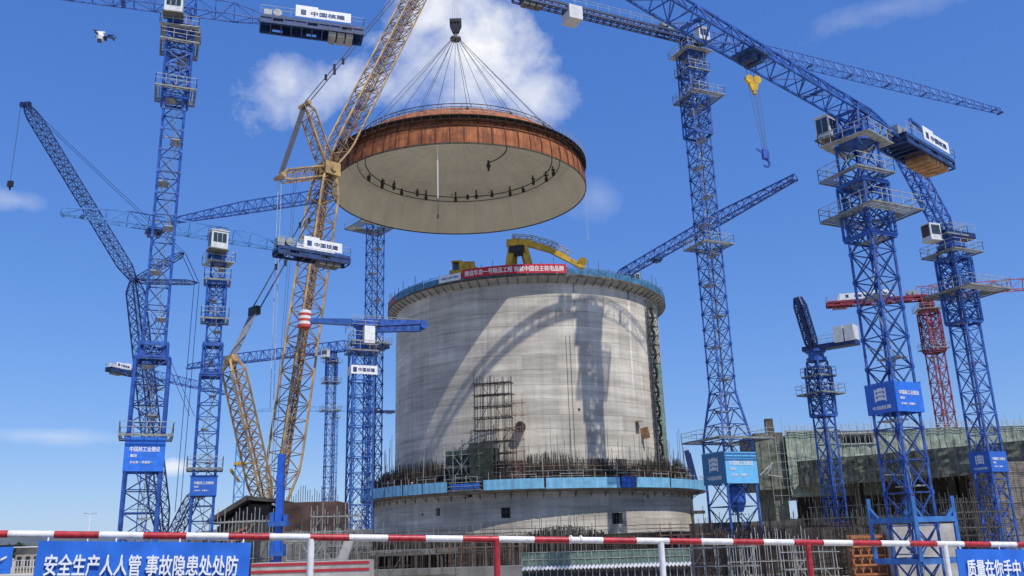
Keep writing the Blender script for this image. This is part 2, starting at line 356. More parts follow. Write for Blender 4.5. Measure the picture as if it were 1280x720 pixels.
def lattice(mb, a, b, w, h, n, cr, br, side=None, tri=False, style='zig', taper=(0, 0), tmin=.25, m=0, mbr=None, top='same'):
    """four-chord (or triangular) lattice boom from a to b"""
    a = np.asarray(a, float); b = np.asarray(b, float); d = unit(b-a); mbr = m if mbr is None else mbr
    if side is None: side = np.cross(d, V(0, 0, 1))
    side = unit(side); up = np.cross(side, d)
    base = [(-w/2, 0), (w/2, 0), (0, h)] if tri else [(-w/2, -h/2), (w/2, -h/2), (w/2, h/2), (-w/2, h/2)]
    k = len(base); secs = []
    for i in range(n+1):
        t = i/n; s = 1.0
        if taper[0] and t < taper[0]: s = tmin+(1-tmin)*t/taper[0]
        if taper[1] and 1-t < taper[1]: s = min(s, tmin+(1-tmin)*(1-t)/taper[1])
        p = a+(b-a)*t; secs.append([p+side*x*(s if not tri else max(s, .5))+up*y*s for x, y in base])
    for q in range(k):
        for i in range(n): mb.bar(secs[i][q], secs[i+1][q], cr, 4, m, cap=(i in (0, n-1)))
    for i in range(n+1):
        for q in range(k): mb.bar(secs[i][q], secs[i][(q+1) % k], br, 4, mbr, cap=False)
        if i == n: break
        for q in range(k):
            q2 = (q+1) % k
            if style == 'X':
                mb.bar(secs[i][q], secs[i+1][q2], br, 4, mbr, cap=False); mb.bar(secs[i][q2], secs[i+1][q], br, 4, mbr, cap=False)
            elif style == 'K':
                mid = (secs[i+1][q]+secs[i+1][q2])/2
                mb.bar(secs[i][q], mid, br, 4, mbr, cap=False); mb.bar(secs[i][q2], mid, br, 4, mbr, cap=False)
            else:
                if (i+q) % 2: mb.bar(secs[i][q], secs[i+1][q2], br, 4, mbr, cap=False)
                else: mb.bar(secs[i][q2], secs[i+1][q], br, 4, mbr, cap=False)
    return secs
def rot(yaw): return V(math.cos(yaw), math.sin(yaw), 0), V(-math.sin(yaw), math.cos(yaw), 0)

def railing(mb, pts, h=1.1, r=.03, m=0, step=1.6, closed=False, mids=(.55,)):
    pts = [np.asarray(p, float) for p in pts]
    if closed: pts = pts+[pts[0]]
    for a, b in zip(pts[:-1], pts[1:]):
        for q in (1,)+tuple(mids): mb.bar(a+V(0, 0, h*q), b+V(0, 0, h*q), r, 4, m)
        l = np.linalg.norm(b-a); k = max(1, int(round(l/step)))
        for i in range(k+1): p = a+(b-a)*i/k; mb.bar(p, p+V(0, 0, h), r, 4, m)
def platform(parent, c, yaw, hole, size, offs=(0, 0), mdeck=None, mrail=None, rail=True):
    """square walkway round a mast: four deck strips and a railing"""
    x, y = rot(yaw); c = np.asarray(c, float); o = c+x*offs[0]+y*offs[1]; t = (size-hole)/2
    mb = MB()
    sx = size/2
    # strips either side of the mast hole
    for sgn in (-1, 1):
        ns = max(2, int(t/.24))
        for q in range(ns):
            e = hole/2+t*(q+.5)/ns; mb.box(o+y*sgn*e, (size, .13, .06), (x, y, V(0, 0, 1))); mb.box(o+x*sgn*e, (.13, hole, .06), (x, y, V(0, 0, 1)))
    for sgn in (-1, 1):
        mb.beam(o-x*sx+y*sgn*sx-V(0, 0, .13), o+x*sx+y*sgn*sx-V(0, 0, .13), .1, .16); mb.beam(o-y*sx+x*sgn*sx-V(0, 0, .14), o+y*sx+x*sgn*sx-V(0, 0, .14), .1, .16)
    p = mb.build('platform', [mdeck or GRATE], parent)
    if rail:
        rb = MB(); railing(rb, [o+x*sx*i+y*sx*j+V(0, 0, .06) for i, j in ((-1, -1), (1, -1), (1, 1), (-1, 1))], 1.15, .035, closed=True, step=1.2)
        rb.build('railing', [mrail or RAILG], p)
    return p

def sign_box(parent, c, yaw, size, h, mats, kind='lines', logo_text='中国核建', wide=None):
    """blue board box round a mast, lettered on the faces turned to the site road"""
    x, y = rot(yaw); c = np.asarray(c, float); mb = MB(); s = size/2
    dirs = [(x, y), (y, -x), (-x, -y), (-y, x)]
    for i, (n, t) in enumerate(dirs):
        mm = 0
        if len(mats) > 1 and np.dot(n, V(-.85, -.53, 0)) > .6: mm = 1  # left face takes the second tone; where darker, that is painted shade
        ln = size if i % 2 == 0 else size-.16
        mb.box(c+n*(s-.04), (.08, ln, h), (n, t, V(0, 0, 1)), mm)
    for n, t in dirs[::2]: mb.beam(c+n*(s+.03)-t*s+V(0, 0, h/2+.05), c+n*(s+.03)+t*s+V(0, 0, h/2+.05), .08, .08)
    o = mb.build('sign_board', list(mats), parent)
    view = unit(V(CAM[0]-c[0], CAM[1]-c[1], 0))
    faces = sorted(dirs, key=lambda d: -np.dot(d[0], view))
    main = faces[0]
    two = [d for d in faces if np.dot(d[0], view) > .45]
    for n, t in two:
        lb = MB(); xa = np.cross(V(0, 0, 1), n); fc = c+n*(s+.012)
        leftish = np.dot(n, np.cross(view, V(0, 0, 1))) > .3 and len(two) > 1
        if leftish:
            # emblem of stacked bars and four characters below
            z = V(0, 0, 1); ew, eh = size*.34, h*.40
            for k in range(3):
                lb.box(fc+z*(h*.12+(k-1)*eh*.36), (.03, ew, eh*.16), (n, xa, z)); lb.box(fc+z*(h*.12+(k-1)*eh*.36+eh*.14), (.028, ew*.55, eh*.14), (n, xa, z))
            lb.box(fc+xa*ew*.5+z*h*.12, (.032, ew*.13, eh*1.1), (n, xa, z)); lb.box(fc-xa*ew*.5+z*h*.12, (.032, ew*.13, eh*1.1), (n, xa, z))
            put_text(lb, logo_text, fc-z*h*.30, xa, z, size*.62, h*.13)
        else:
            z = V(0, 0, 1)
            put_text(lb, '中国核工业建设', fc+z*h*.14-xa*size*.0, xa, z, size*.74, h*.15)
            put_text(lb, '集团', fc-z*h*.05-xa*size*.27, xa, z, size*.16, h*.09)
            put_text(lb, '安全第一 质量第一', fc-z*h*.24-xa*size*.06, xa, z, size*.56, h*.075)
        lb.build('lettering', [CLOTHW], o)
    return o

def hook_set(parent, top, length, w=.9, block=(MACH, BLACK), lower_hook=False):
    """reeved ropes, sheave block and hook hanging under a trolley"""
    top = np.asarray(top, float); bot = top-V(0, 0, length); mb = MB()
    for sx in (-1, 1): mb.bar(top+V(sx*w*.35, .2, 0), bot+V(sx*w*.3, .1, 0), .02, 4); mb.bar(top+V(sx*w*.35, -.2, 0), bot+V(sx*w*.3, -.1, 0), .02, 4)
    mb.build('hoist_rope', [ROPE], parent)
    b = MB()
    for sx in (-1, 1):
        for k in range(10):
            a0, a1 = 2*math.pi*k/10, 2*math.pi*(k+1)/10; c = bot+V(sx*w*.32, 0, -.25)
            b.add([c+V(0, -.14, 0), c+V(.42*math.cos(a0), -.14, .42*math.sin(a0)), c+V(.42*math.cos(a1), -.14, .42*math.sin(a1)), c+V(0, .14, 0), c+V(.42*math.cos(a0), .14, .42*math.sin(a0)), c+V(.42*math.cos(a1), .14, .42*math.sin(a1))], [(0, 1, 2), (3, 5, 4), (1, 4, 5, 2)])
    b.box(bot+V(0, 0, -.75), (w*.7, .34, .8)); b.beam(bot+V(0, 0, -1.1), bot+V(0, 0, -1.7), .5, .3, (0, 1, 0), 0, .18, .16)
    o = b.build('hook_block', [block[0]], parent)
    h = MB(); c = bot+V(0, 0, -2.15); pts = [c+V(.33*math.cos(a), 0, .36*math.sin(a)) for a in np.linspace(math.pi/2, -math.pi*.85, 9)]
    h.bar(bot+V(0, 0, -1.6), pts[0], .12, 6); h.tube(pts, .1, 6); h.build('hook', [block[1]], o)
    return o

def tower_crane(label, px, py, dist, jib_pts, w=2.4, jib=55, cjib=16, yaw=None, zb=0.0, paint=BLUE, jib_paint=None, lower=None, sign=None, plats=(), collars=(),
                panel=2.6, style='zig', cr=.10, br=.055, hj=2.1, wj=1.7, cab=True, trolley=None, rope=6.0, boxes=True, box_text='中国核建', sign_mats=(SIGNB,), jstyle='zig',
                cweights=3, cw_mat=CONCD, group=None, cab_side=1, name='tower_crane', deckw=2.2, jn=None, tail=True, rail_cj=True, jcr=.085, jbr=.045, extra=None, truss_tail=True, closed_deck=True):
    """flat-top tower crane standing on the ground; (px,py) = where jib and mast meet in the photo; jib_pts = [(+1 jib / -1 counter side, px, py)]"""
    J = at(px, py, dist); zj = J[2]
    dv = V(0, 0, 0)
    for sgn, qx, qy in jib_pts:
        q = at_z(qx, qy, zj)-J; q[2] = 0; dv = dv+sgn*unit(q)*min(1.5, np.linalg.norm(q)/15)
    d = unit(dv); sd = V(-d[1], d[0], 0); z = V(0, 0, 1)
    jib_paint = jib_paint or paint
    base = V(J[0], J[1], zb)
    root = thing(name, label, 'crane', base, group)
    yaw = math.atan2(d[1], d[0]) if yaw is None else yaw
    zt = zj-3.0
    # mast -------------------------------------------------------------
    mb = MB(); z0 = zb; xs, ys = rot(yaw)
    if lower:
        wl, ztr, fl = lower
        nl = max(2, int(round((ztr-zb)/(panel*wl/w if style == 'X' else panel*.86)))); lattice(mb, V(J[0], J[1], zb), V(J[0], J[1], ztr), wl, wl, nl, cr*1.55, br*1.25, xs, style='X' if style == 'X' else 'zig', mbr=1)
        if fl > .5:   # flared transition
            k = 3
            for i in range(k):
                s0 = wl+(w-wl)*i/k; s1 = wl+(w-wl)*(i+1)/k; za = ztr+fl*i/k; zc = ztr+fl*(i+1)/k
                cs0 = [V(J[0], J[1], za)+xs*a*s0/2+ys*b*s0/2 for a, b in ((-1, -1), (1, -1), (1, 1), (-1, 1))]; cs1 = [V(J[0], J[1], zc)+xs*a*s1/2+ys*b*s1/2 for a, b in ((-1, -1), (1, -1), (1, 1), (-1, 1))]
                for q in range(4):
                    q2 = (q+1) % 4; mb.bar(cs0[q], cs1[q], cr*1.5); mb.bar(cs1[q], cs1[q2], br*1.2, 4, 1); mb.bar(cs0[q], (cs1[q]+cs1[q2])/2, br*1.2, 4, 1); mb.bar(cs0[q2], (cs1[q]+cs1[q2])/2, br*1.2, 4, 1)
        z0 = ztr+fl
    n = max(3, int(round((zt-z0)/panel)))
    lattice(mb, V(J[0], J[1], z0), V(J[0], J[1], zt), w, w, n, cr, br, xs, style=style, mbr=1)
    for k in range(n+1):   # bolted chord sleeves and gussets
        for i_, j_ in ((-1, -1), (1, -1), (1, 1), (-1, 1)):
            q = V(J[0], J[1], z0+(zt-z0)*k/n)+xs*i_*w/2+ys*j_*w/2; mb.box(q, (cr*2.1, cr*2.1, .34), (xs, ys, z)); mb.box(q-xs*i_*.2-ys*j_*.01, (.26, .03, .22), (xs, ys, z)); mb.box(q-ys*j_*.2-xs*i_*.01, (.03, .26, .22), (xs, ys, z))
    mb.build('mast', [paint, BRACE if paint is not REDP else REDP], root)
    lad = MB()   # ladder and rest platforms inside the mast
    lx = V(J[0], J[1], 0)+xs*w*.12
    for s_ in (-.2, .2): lad.bar(lx+ys*s_+z*zb, lx+ys*s_+z*zt, .03)
    kz = zb+3
    i = 0
    while kz < zt:
        sg = 1 if i % 2 else -1
        lad.box(V(J[0], J[1], kz)+xs*sg*w*.2, (w*.5, w*.86, .10), (xs, ys, z)); lad.bar(V(J[0], J[1], kz+1)-xs*w*.45+ys*sg*w*.45, V(J[0], J[1], kz+1)+xs*w*.45+ys*sg*w*.45, .045); lad.bar(V(J[0], J[1], kz)+xs*sg*w*.35, V(J[0], J[1], min(zt, kz+panel*2))-xs*sg*w*.35, .05)
        kz += panel*2; i += 1
    lad.build('ladder', [GREY], root)
    for cz0, cz1 in collars:   # climbing frames and section collars
        cm = MB(); cw = w+.55
        lattice(cm, V(J[0], J[1], cz0), V(J[0], J[1], cz1), cw, cw, max(1, int((cz1-cz0)/1.8)), cr*1.1, br*1.2, xs, style='X')
        for zz in (cz0, cz1):
            for q in range(4):
                a = [(-1, -1), (1, -1), (1, 1), (-1, 1)][q]; b_ = [(1, -1), (1, 1), (-1, 1), (-1, -1)][q]
                cm.beam(V(J[0], J[1], zz)+xs*a[0]*cw/2+ys*a[1]*cw/2, V(J[0], J[1], zz)+xs*b_[0]*cw/2+ys*b_[1]*cw/2, .14, .4)
        cm.build('climbing_frame', [paint], root)
    for pz, size, off in plats: platform(root, (J[0], J[1], pz), yaw, w+.3 if not lower or pz > lower[1]+lower[2] else max(w, lower[0])+.3, size, off)
    if sign:
        ws = (lower[0] if lower and sign[0] < lower[1] else w)
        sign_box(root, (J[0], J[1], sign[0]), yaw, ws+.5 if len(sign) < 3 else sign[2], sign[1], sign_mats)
    # slewing unit ------------------------------------------------------
    sm = MB(); c = V(J[0], J[1], 0)
    sm.lathe([(0, zt), (w*.62, zt), (w*.62, zt+.35), (w*.5, zt+.4), (w*.5, zt+.95), (w*.62, zt+1.0), (w*.62, zt+1.35), (0, zt+1.35)], 20, c, close=False)
    lattice(sm, c+z*(zt+1.35), c+z*(zj+.05), w*.8, w*.8, 1, cr*1.3, br*1.5, d, style='X')
    for s_ in (-1, 1): sm.bar(c+z*(zt+.7)+sd*s_*w*.5+d*.9, c+z*(zt+1.7)+sd*s_*w*.5+d*.9, .22, 8)
    sm.build('slewing_unit', [paint], root)
    sp = MB(); railing(sp, [c+z*(zt+.1)+d*i*w*.95+sd*j*w*.95 for i, j in ((-1, -1), (1, -1), (1, 1), (-1, 1))], 1.1, .035, closed=True, step=1.2)
    for i_, j_, sx_, sy_ in ((0, .78, 1.9, .34), (0, -.78, 1.9, .34), (.78, 0, .34, 1.22), (-.78, 0, .34, 1.22)): sp.box(c+z*(zt+.03)+d*i_*w+sd*j_*w, (sx_*w, sy_*w, .08), (d, sd, z))
    sp.build('slewing_platform', [RAILG], root)
    if cab:
        cb = MB(); cc = c+sd*cab_side*(w*.5+.95)+d*.7+z*(zt+2.2)
        cb.box(cc, (1.9, 1.4, 2.1), (d, sd, z)); cb.box(cc+z*1.11, (2.1, 1.55, .1), (d, sd, z)); cb.box(cc-z*1.13, (2.2, 1.7, .14), (d, sd, z), 1)
        co = cb.build('cab', [CREAM, DECK], root)
        g = MB()
        for s_ in (-1, 1): g.box(cc+sd*s_*.705+z*.25, (1.5, .03, 1.1), (d, sd, z))
        g.box(cc+d*.955+z*.1, (.03, 1.15, 1.6), (d, sd, z)); g.build('window', [GLASS], co)
        fr_ = MB()
        for s_ in (-1, 1):
            for k_ in (-.25, .3): fr_.box(cc+sd*s_*.725+z*.25+d*k_, (.07, .04, 1.1), (d, sd, z))
        fr_.box(cc+z*1.3-d*.3, (.7, .8, .3), (d, sd, z)); fr_.box(cc+d*.975+z*.1, (.04, .07, 1.6), (d, sd, z)); fr_.build('frame', [GREY], co)
    # jib ---------------------------------------------------------------
    jm = MB(); jn = jn or max(6, int(jib/2.1))
    lattice(jm, c+z*zj-d*w*.6, c+z*zj+d*jib, wj, hj, jn, jcr, jbr, sd*-1, tri=True, taper=(0, .35), tmin=.45, style=jstyle)
    jm.beam(c+z*(zj-.05)+d*(jib-.3)-sd*wj*.35, c+z*(zj-.05)+d*(jib-.3)+sd*wj*.35, .25, .3)
    for k in range(3, jn, 4):   # walkway crossbars under the jib
        p = c+z*(zj+.12)+d*jib*k/jn; jm.beam(p-sd*wj*.45, p+sd*wj*.45, .5, .06)
    jm.build('jib', [jib_paint], root)
    if trolley is not None:
        tm = MB(); tp = c+z*(zj-.35)+d*trolley
        tm.box(tp, (1.7, wj+.3, .3), (d, sd, z)); tm.box(tp-z*.35+d*.4, (.5, wj*.8, .5), (d, sd, z)); tm.box(tp-z*.3-d*.5, (.3, wj*.7, .5), (d, sd, z)); tm.build('trolley', [DEEP], root)
        if rope: hook_set(root, tp-z*.5, rope)
    # counter jib ---------------------------------------------------------
    if tail:
        cm = MB()
        f0 = .42 if truss_tail else .0; dk = .62
        for s_ in (-1, 1):
            cm.beam(c+z*(zj+.1)-d*cjib*f0+sd*s_*deckw*.46, c+z*(zj+.1)-d*cjib+sd*s_*deckw*.46, .22, .34); cm.beam(c+z*(zj-dk)-d*(cjib*f0)+sd*s_*deckw*.46, c+z*(zj-dk)-d*cjib+sd*s_*deckw*.46, .22, .3)
            nb = max(3, int(cjib*(1-f0)/1.3))
            for k in range(nb+1):
                p = c-d*cjib*(f0+(1-f0)*k/nb)+sd*s_*deckw*.46; cm.beam(p+z*(zj-dk), p+z*zj, .16, .16, tuple(d))
                if closed_deck and k < nb and k % 3 != 1: cm.box(p-d*cjib*(1-f0)/nb*.5+z*(zj-dk*.45), (cjib*(1-f0)/nb, .04, dk), (d, sd, z))
        nb = int(cjib*(1-f0)/1.1)
        for k in range(nb+1): p = c+z*(zj-.2)-d*cjib*(f0+(1-f0)*k/nb); cm.beam(p-sd*deckw*.44, p+sd*deckw*.44, .14, .2); cm.beam(p-z*.5-sd*deckw*.44, p-z*.5+sd*deckw*.44, .12, .14)
        if closed_deck: cm.box(c+z*(zj+.31)-d*cjib*(f0+1)*.5, (cjib*(1-f0), deckw*.95, .06), (d, sd, z))
        co = cm.build('counter_jib', [DEEP if paint is not REDP else REDP], root)
        if truss_tail:
            tm_ = MB(); lattice(tm_, c+z*zj+d*w*.3, c+z*zj-d*cjib*(f0+.06), wj, hj, max(4, int(cjib*f0/1.6)), jcr, jbr, sd, tri=True, taper=(0, .4), tmin=.35, style=jstyle); tm_.build('rear_jib_truss', [jib_paint], root)
        if rail_cj:
            rm = MB(); e = deckw*.52
            for s_ in (-1, 1): railing(rm, [c+z*(zj+.36)-d*max(1.5, cjib*f0)+sd*s_*e, c+z*(zj+.36)-d*cjib+sd*s_*e], 1.05, .028, step=1.8)
            railing(rm, [c+z*(zj+.36)-d*cjib+sd*e, c+z*(zj+.36)-d*cjib-sd*e], 1.05, .028); rm.build('railing', [RAILG], co)
        for k in range(cweights):
            wm = MB(); p = c-d*(cjib-1.6-k*1.0)+z*(zj-.62); wm.box(p, (.82, deckw*.78, 1.25), (d, sd, z)); wm.box(p+z*.7, (.5, deckw*.6, .2), (d, sd, z)); wm.build('counterweight', [cw_mat], root)
        wm = MB(); p = c-d*(cjib*(f0+(1-f0)*.16))+z*(zj+.36)   # hoist winch
        for k in range(12):
            a0, a1 = 2*math.pi*k/12, 2*math.pi*(k+1)/12
            q = p+z*.7; wm.add([q-sd*.7, q-sd*.7+d*.5*math.cos(a0)+z*.5*math.sin(a0), q-sd*.7+d*.5*math.cos(a1)+z*.5*math.sin(a1), q+sd*.7, q+sd*.7+d*.5*math.cos(a0)+z*.5*math.sin(a0), q+sd*.7+d*.5*math.cos(a1)+z*.5*math.sin(a1)], [(0, 1, 2), (3, 5, 4), (1, 4, 5, 2)])
        wm.box(p+d*1.1+z*.55, (.9, 1.2, 1.1), (d, sd, z)); wm.build('winch', [GREY], root)
        if boxes:
            bl = cjib*(1-f0)*.54; p0 = c-d*(cjib*(f0+(1-f0)*.60))+z*(zj+1.1)
            for s_ in (-1, 1):
                bm_ = MB(); q = p0+sd*s_*(deckw*.52+.06); bm_.box(q, (bl, .07, 1.25), (d, sd, z))
                bm_.box(q+d*(bl*.30)+z*.75, (bl*.40, .07, .25), (d, sd, z))
                bo = bm_.build('name_board', [WHITE], root); lt = MB(); n = sd*s_; xa = np.cross(z, n)
                put_text(lt, box_text, q+n*.045+xa*bl*.08-z*.05, xa, z, bl*.62, .58); lt.box(q+n*.05-xa*bl*.36, (.6, .03, .66), (xa, n, z)); lt.build('lettering', [DEEP], bo)
    if extra: extra(root, c, d, sd, zj, zt)
    return root, J, d, sd

Z = V(0, 0, 1)
# ================================================================== THE SETTING
gm = MB()
ys_ = [-300, 9.6, 17, 60, 200, 500, 1500, 9000]; zs_ = [3.7, 3.7, 0, 0, 0, 0, 0, 0]; xs_ = [-9000, -600, -150, -40, 0, 40, 150, 600, 9000]
gv = [(x, y, zz) for y, zz in zip(ys_, zs_) for x in xs_]; nx = len(xs_)
gm.add(gv, [(j*nx+i, j*nx+i+1, (j+1)*nx+i+1, (j+1)*nx+i) for j in range(len(ys_)-1) for i in range(nx-1)])
tag(gm.build('ground', GROUND), kind='structure')
rm_ = MB(); rm_.box((0, 2.0, 3.706), (400, 10, .004)); tag(rm_.build('road', mat('worn asphalt', (.06, .058, .055), .9, var=.3, scale=1.5, bump=.2)), kind='structure')
hm = MB()   # low wooded hills far away
for k in range(3):
    n = 60; y0 = 1900+k*250; pts = []
    for i in range(n+1):
        x = -2600+i*5200/n; hgt = 14+14*math.sin(i*.5+k*2)+9*math.sin(i*1.7+k)+random.random()*4+(26 if x < -700 else 0)
        pts.append((x, max(3, hgt)))
    hm.add([(x, y0+dy, hh*f) for x, hh in pts for dy, f in ((-160, 0), (0, 1), (220, 0))], [(i*3+q, i*3+3+q, i*3+4+q, i*3+1+q) for i in range(n) for q in (0, 1)])
tag(hm.build('hills', mat('distant wooded hills', (.09, .11, .12), .9, var=.3, scale=.02)), kind='structure')

# ================================================================== CONTAINMENT BUILDING
SX, SY = 2.56, 160.0; RW = 24.2; ZL = 12.2; ZT = 45.6
def cyl(R_, ang, z): return V(SX+R_*math.sin(ang), SY-R_*math.cos(ang), z)   # ang measured from the side facing the road
def ang_at(px, py, R_):
    d = at(px, py, 100.)-CAM; o = CAM[:2]-V(SX, SY); a = d[:2]@d[:2]; b = o@d[:2]; cc = o@o-R_**2
    t = (-b-math.sqrt(max(0, b*b-a*cc)))/a; p = CAM+d*t; return math.atan2(p[0]-SX, SY-p[1]), p[2]
build_ = thing('containment_building', 'round raw concrete containment building with teal fenced ledges and an open top', 'building', (SX, SY, 0))
def drum(name, Rr, z0, z1, openings, m, parent, nth=180, thick=1.4):
    """cylindrical wall as a grid; openings = [(ang0, ang1, z0, z1, depth)] recessed into the wall"""
    zc = sorted(set([z0, z1]+[o[2] for o in openings]+[o[3] for o in openings])); base = [-math.pi+2*math.pi*i/nth for i in range(nth+1)]
    an = sorted(set([round(a, 6) for a in base]+[round(o[0], 6) for o in openings]+[round(o[1], 6) for o in openings])); mb = MB()
    for i in range(len(an)-1):
        for j in range(len(zc)-1):
            a0, a1 = an[i], an[i+1]; b0, b1 = zc[j], zc[j+1]; am = (a0+a1)/2; bm_ = (b0+b1)/2; dep = 0
            for o in openings:
                if o[0] < am < o[1] and o[2] < bm_ < o[3]: dep = o[4]
            q = [cyl(Rr-dep, a0, b0), cyl(Rr-dep, a1, b0), cyl(Rr-dep, a1, b1), cyl(Rr-dep, a0, b1)]
            mb.add(q, [(0, 1, 2, 3)], 1 if dep else 0)  # back faces are black, so the shade inside each opening is painted
    for o in openings:
        for (p, q) in (((o[0], o[2]), (o[1], o[2])), ((o[1], o[2]), (o[1], o[3])), ((o[1], o[3]), (o[0], o[3])), ((o[0], o[3]), (o[0], o[2]))):
            mb.add([cyl(Rr, *p), cyl(Rr, *q), cyl(Rr-o[4], *q), cyl(Rr-o[4], *p)], [(0, 1, 2, 3)], 0)
    # open rim and inside face
    for i in range(nth):
        a0, a1 = base[i], base[i+1]
        mb.add([cyl(Rr, a0, z1), cyl(Rr, a1, z1), cyl(Rr-thick, a1, z1), cyl(Rr-thick, a0, z1)], [(0, 1, 2, 3)])
        mb.add([cyl(Rr-thick, a0, z1), cyl(Rr-thick, a1, z1), cyl(Rr-thick, a1, z0), cyl(Rr-thick, a0, z0)], [(0, 1, 2, 3)])
    o = mb.build(name, m, parent)
    me = o.data; bm = bmesh.new(); bm.from_mesh(me); bmesh.ops.remove_doubles(bm, verts=bm.verts, dist=.002); bmesh.ops.recalc_face_normals(bm, faces=bm.faces); bm.to_mesh(me); bm.free()
    me.polygons.foreach_set('use_smooth', [True]*len(me.polygons)); me.set_sharp_from_angle(angle=R(30)); return o
a_h, z_h = ang_at(797, 535, RW); a_s, z_s = ang_at(724, 512, RW)
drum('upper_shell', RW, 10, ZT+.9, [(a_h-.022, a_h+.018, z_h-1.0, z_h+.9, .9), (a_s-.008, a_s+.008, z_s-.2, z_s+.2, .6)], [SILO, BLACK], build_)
RL = 27.75
ops = []
for px, py, wa, ha in ((632, 641, .05, 1.5), (547, 640, .030, 1.1), (528, 620, .016, .5), (528, 643, .014, .45), (772, 648, .065, 1.6), (587, 617, .028, 1.0), (810, 620, .02, .6)):
    a, zz = ang_at(px, py, RL); ops.append((a-wa/2, a+wa/2, zz-ha/2, zz+ha/2, .8))
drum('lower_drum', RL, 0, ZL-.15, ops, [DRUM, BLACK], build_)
ob = MB()   # timber shutters inside two openings
for px, py in ((772, 648), (632, 641)):
    a, zz = ang_at(px, py, RL)
    for k in (-1, 0, 1): ob.beam(cyl(RL-.3, a+k*.018, zz-.75), cyl(RL-.3, a+k*.018, zz+.75), .12, .12, (0, 1, 0))
    ob.beam(cyl(RL-.3, a-.03, zz+.1), cyl(RL-.3, a+.03, zz+.1), .1, .1)
ob.build('opening_frame', TIMBER, build_)
# the corbel ring under the top edge
cb = MB(); cb.lathe([(RW-.2, ZT-.75), (RW+.3, ZT-.75), (RW+1.45, ZT-.18), (RW+1.45, ZT), (RW-.2, ZT)], 160, (SX, SY, 0)); cb.build('top_ledge', [CONC], build_, smooth=True)
each('ledge_bracket', [RUST], build_, [lambda m, a=-1.75+3.5*i/54: m.beam(cyl(RW+.05, a, ZT-1.0), cyl(RW+1.4, a, ZT-.22), .06, .12) for i in range(55)])
te = MB(); te.lathe([(RW+1.46, ZT-.20), (RW+1.56, ZT-.20), (RW+1.56, ZT+.14), (RW+1.46, ZT+.14)], 160, (SX, SY, 0)); te.build('ledge_fascia', [TIMBER], build_, smooth=True)
def ring_panel(Rr, a0, a1, z0, z1, t=.08, n=6, wave=0.0):
    mb = MB(); vs = []
    for i in range(n+1):
        a = a0+(a1-a0)*i/n; rr = Rr+(wave*(i % 2))
        for r_, zz in ((rr, z0), (rr+t, z0), (rr+t, z1), (rr, z1)): vs.append(cyl(r_, a, zz))
    fs = [(i*4+q, i*4+4+q, i*4+4+(q+1) % 4, i*4+(q+1) % 4) for i in range(n) for q in range(4)]+[(0, 1, 2, 3), (n*4+3, n*4+2, n*4+1, n*4)]
    mb.add(vs, fs); return mb
# guard screens along the top edge
NP = 34
for i in range(NP):
    a0 = -math.pi+2*math.pi*i/NP; a1 = a0+2*math.pi/NP
    if abs((a0+a1)/2) > 1.9: continue
    am = (a0+a1)/2; m_ = TEALD
    if am < -1.12: m_ = mat('red safety mesh', (.42, .09, .08), .7, var=.35, scale=1.3, alpha=.85)
    hgt = 1.15+random.uniform(-.15, .12)
    o = ring_panel(RW+1.5, a0+.004, a1-.004, ZT+.12, ZT+hgt, .05, 6).build('guard_screen', m_, build_)
gp = MB()
for i in range(150):
    a = -1.9+3.8*i/149
    hh = 1.5 if i % 3 else random.choice([1.7, 2.3, 2.9]); gp.bar(cyl(RW+1.45, a, ZT), cyl(RW+1.45, a, ZT+hh), .035 if i % 3 else .06)
for hh in (.7, 1.4): gp.tube([cyl(RW+1.45, -1.9+3.8*i/80, ZT+hh) for i in range(81)], .03, 4)
gp.build('guard_rail', [TUBE], build_)
# starter bars of the wall on top
sb = MB()
for i in range(420):
    a = random.uniform(-1.9, 1.9); sb.bar(cyl(RW-.4-random.random()*.7, a, ZT+.8), cyl(RW-.4-random.random()*.7, a+random.uniform(-.003, .003), ZT+.9+random.uniform(.3, 1.2)), .025, 3)
tag(sb.build('starter_bars', [RUST], build_), kind='stuff')
# lower walkway ring
lw = MB(); lw.lathe([(RL-.1, ZL-.5), (30.0, ZL-.22), (30.0, ZL), (RL-.1, ZL)], 160, (SX, SY, 0)); lw.build('lower_walkway', [CONCD], build_, smooth=True)
def wb(m, a): m.beam(cyl(RL, a, ZL-1.1), cyl(29.0, a, ZL-.42), .05, .07); m.beam(cyl(RL+.05, a, ZL-1.3), cyl(RL+.05, a, ZL-.4), .12, .08, (1, 0, 0))
each('walkway_bracket', [CONCS], build_, [lambda m, a=-1.75+3.5*i/41: wb(m, a) for i in range(42)])
aL, _ = ang_at(560, 603, 30); aR, _ = ang_at(602, 603, 30); aB, _ = ang_at(785, 600, 30)
NF = 30; step = 2*math.pi/NF
a = -1.95
edges = [-1.95, -1.72, -1.5, -1.28, -1.08, -.9, -.74, -.60, aL]+[aR+.005, aR+.31, aB-.045, aB+.045, aB+.29, aB+.55, aB+.8, aB+1.05, aB+1.3, aB+1.5]
for e0, e1 in zip(edges[:-1], edges[1:]):
    if abs(e0-aL) < 1e-6: continue
    m_ = SIGND if abs((e0+e1)/2-aB) < .02 else TEAL
    ring_panel(30.0, e0+.005, e1-.005, ZL-.15+random.uniform(-.05, .05), ZL+1.35+random.uniform(-.08, .08), .08, max(4, int((e1-e0)*60)), .04).build('fence_panel', m_, build_)
ring_panel(30.0, aL+.015, aR-.01, ZL+.25, ZL+1.0, .08, 8).build('blue_fence_panel', SIGND, build_)
each('blue_panel_rail', [RAILG], build_, [lambda m, zz=zz: m.tube([cyl(30.1, aL+(aR-aL)*i/6, zz) for i in range(7)], .05, 4) for zz in (ZL+.1, ZL+.62, ZL+1.2)])
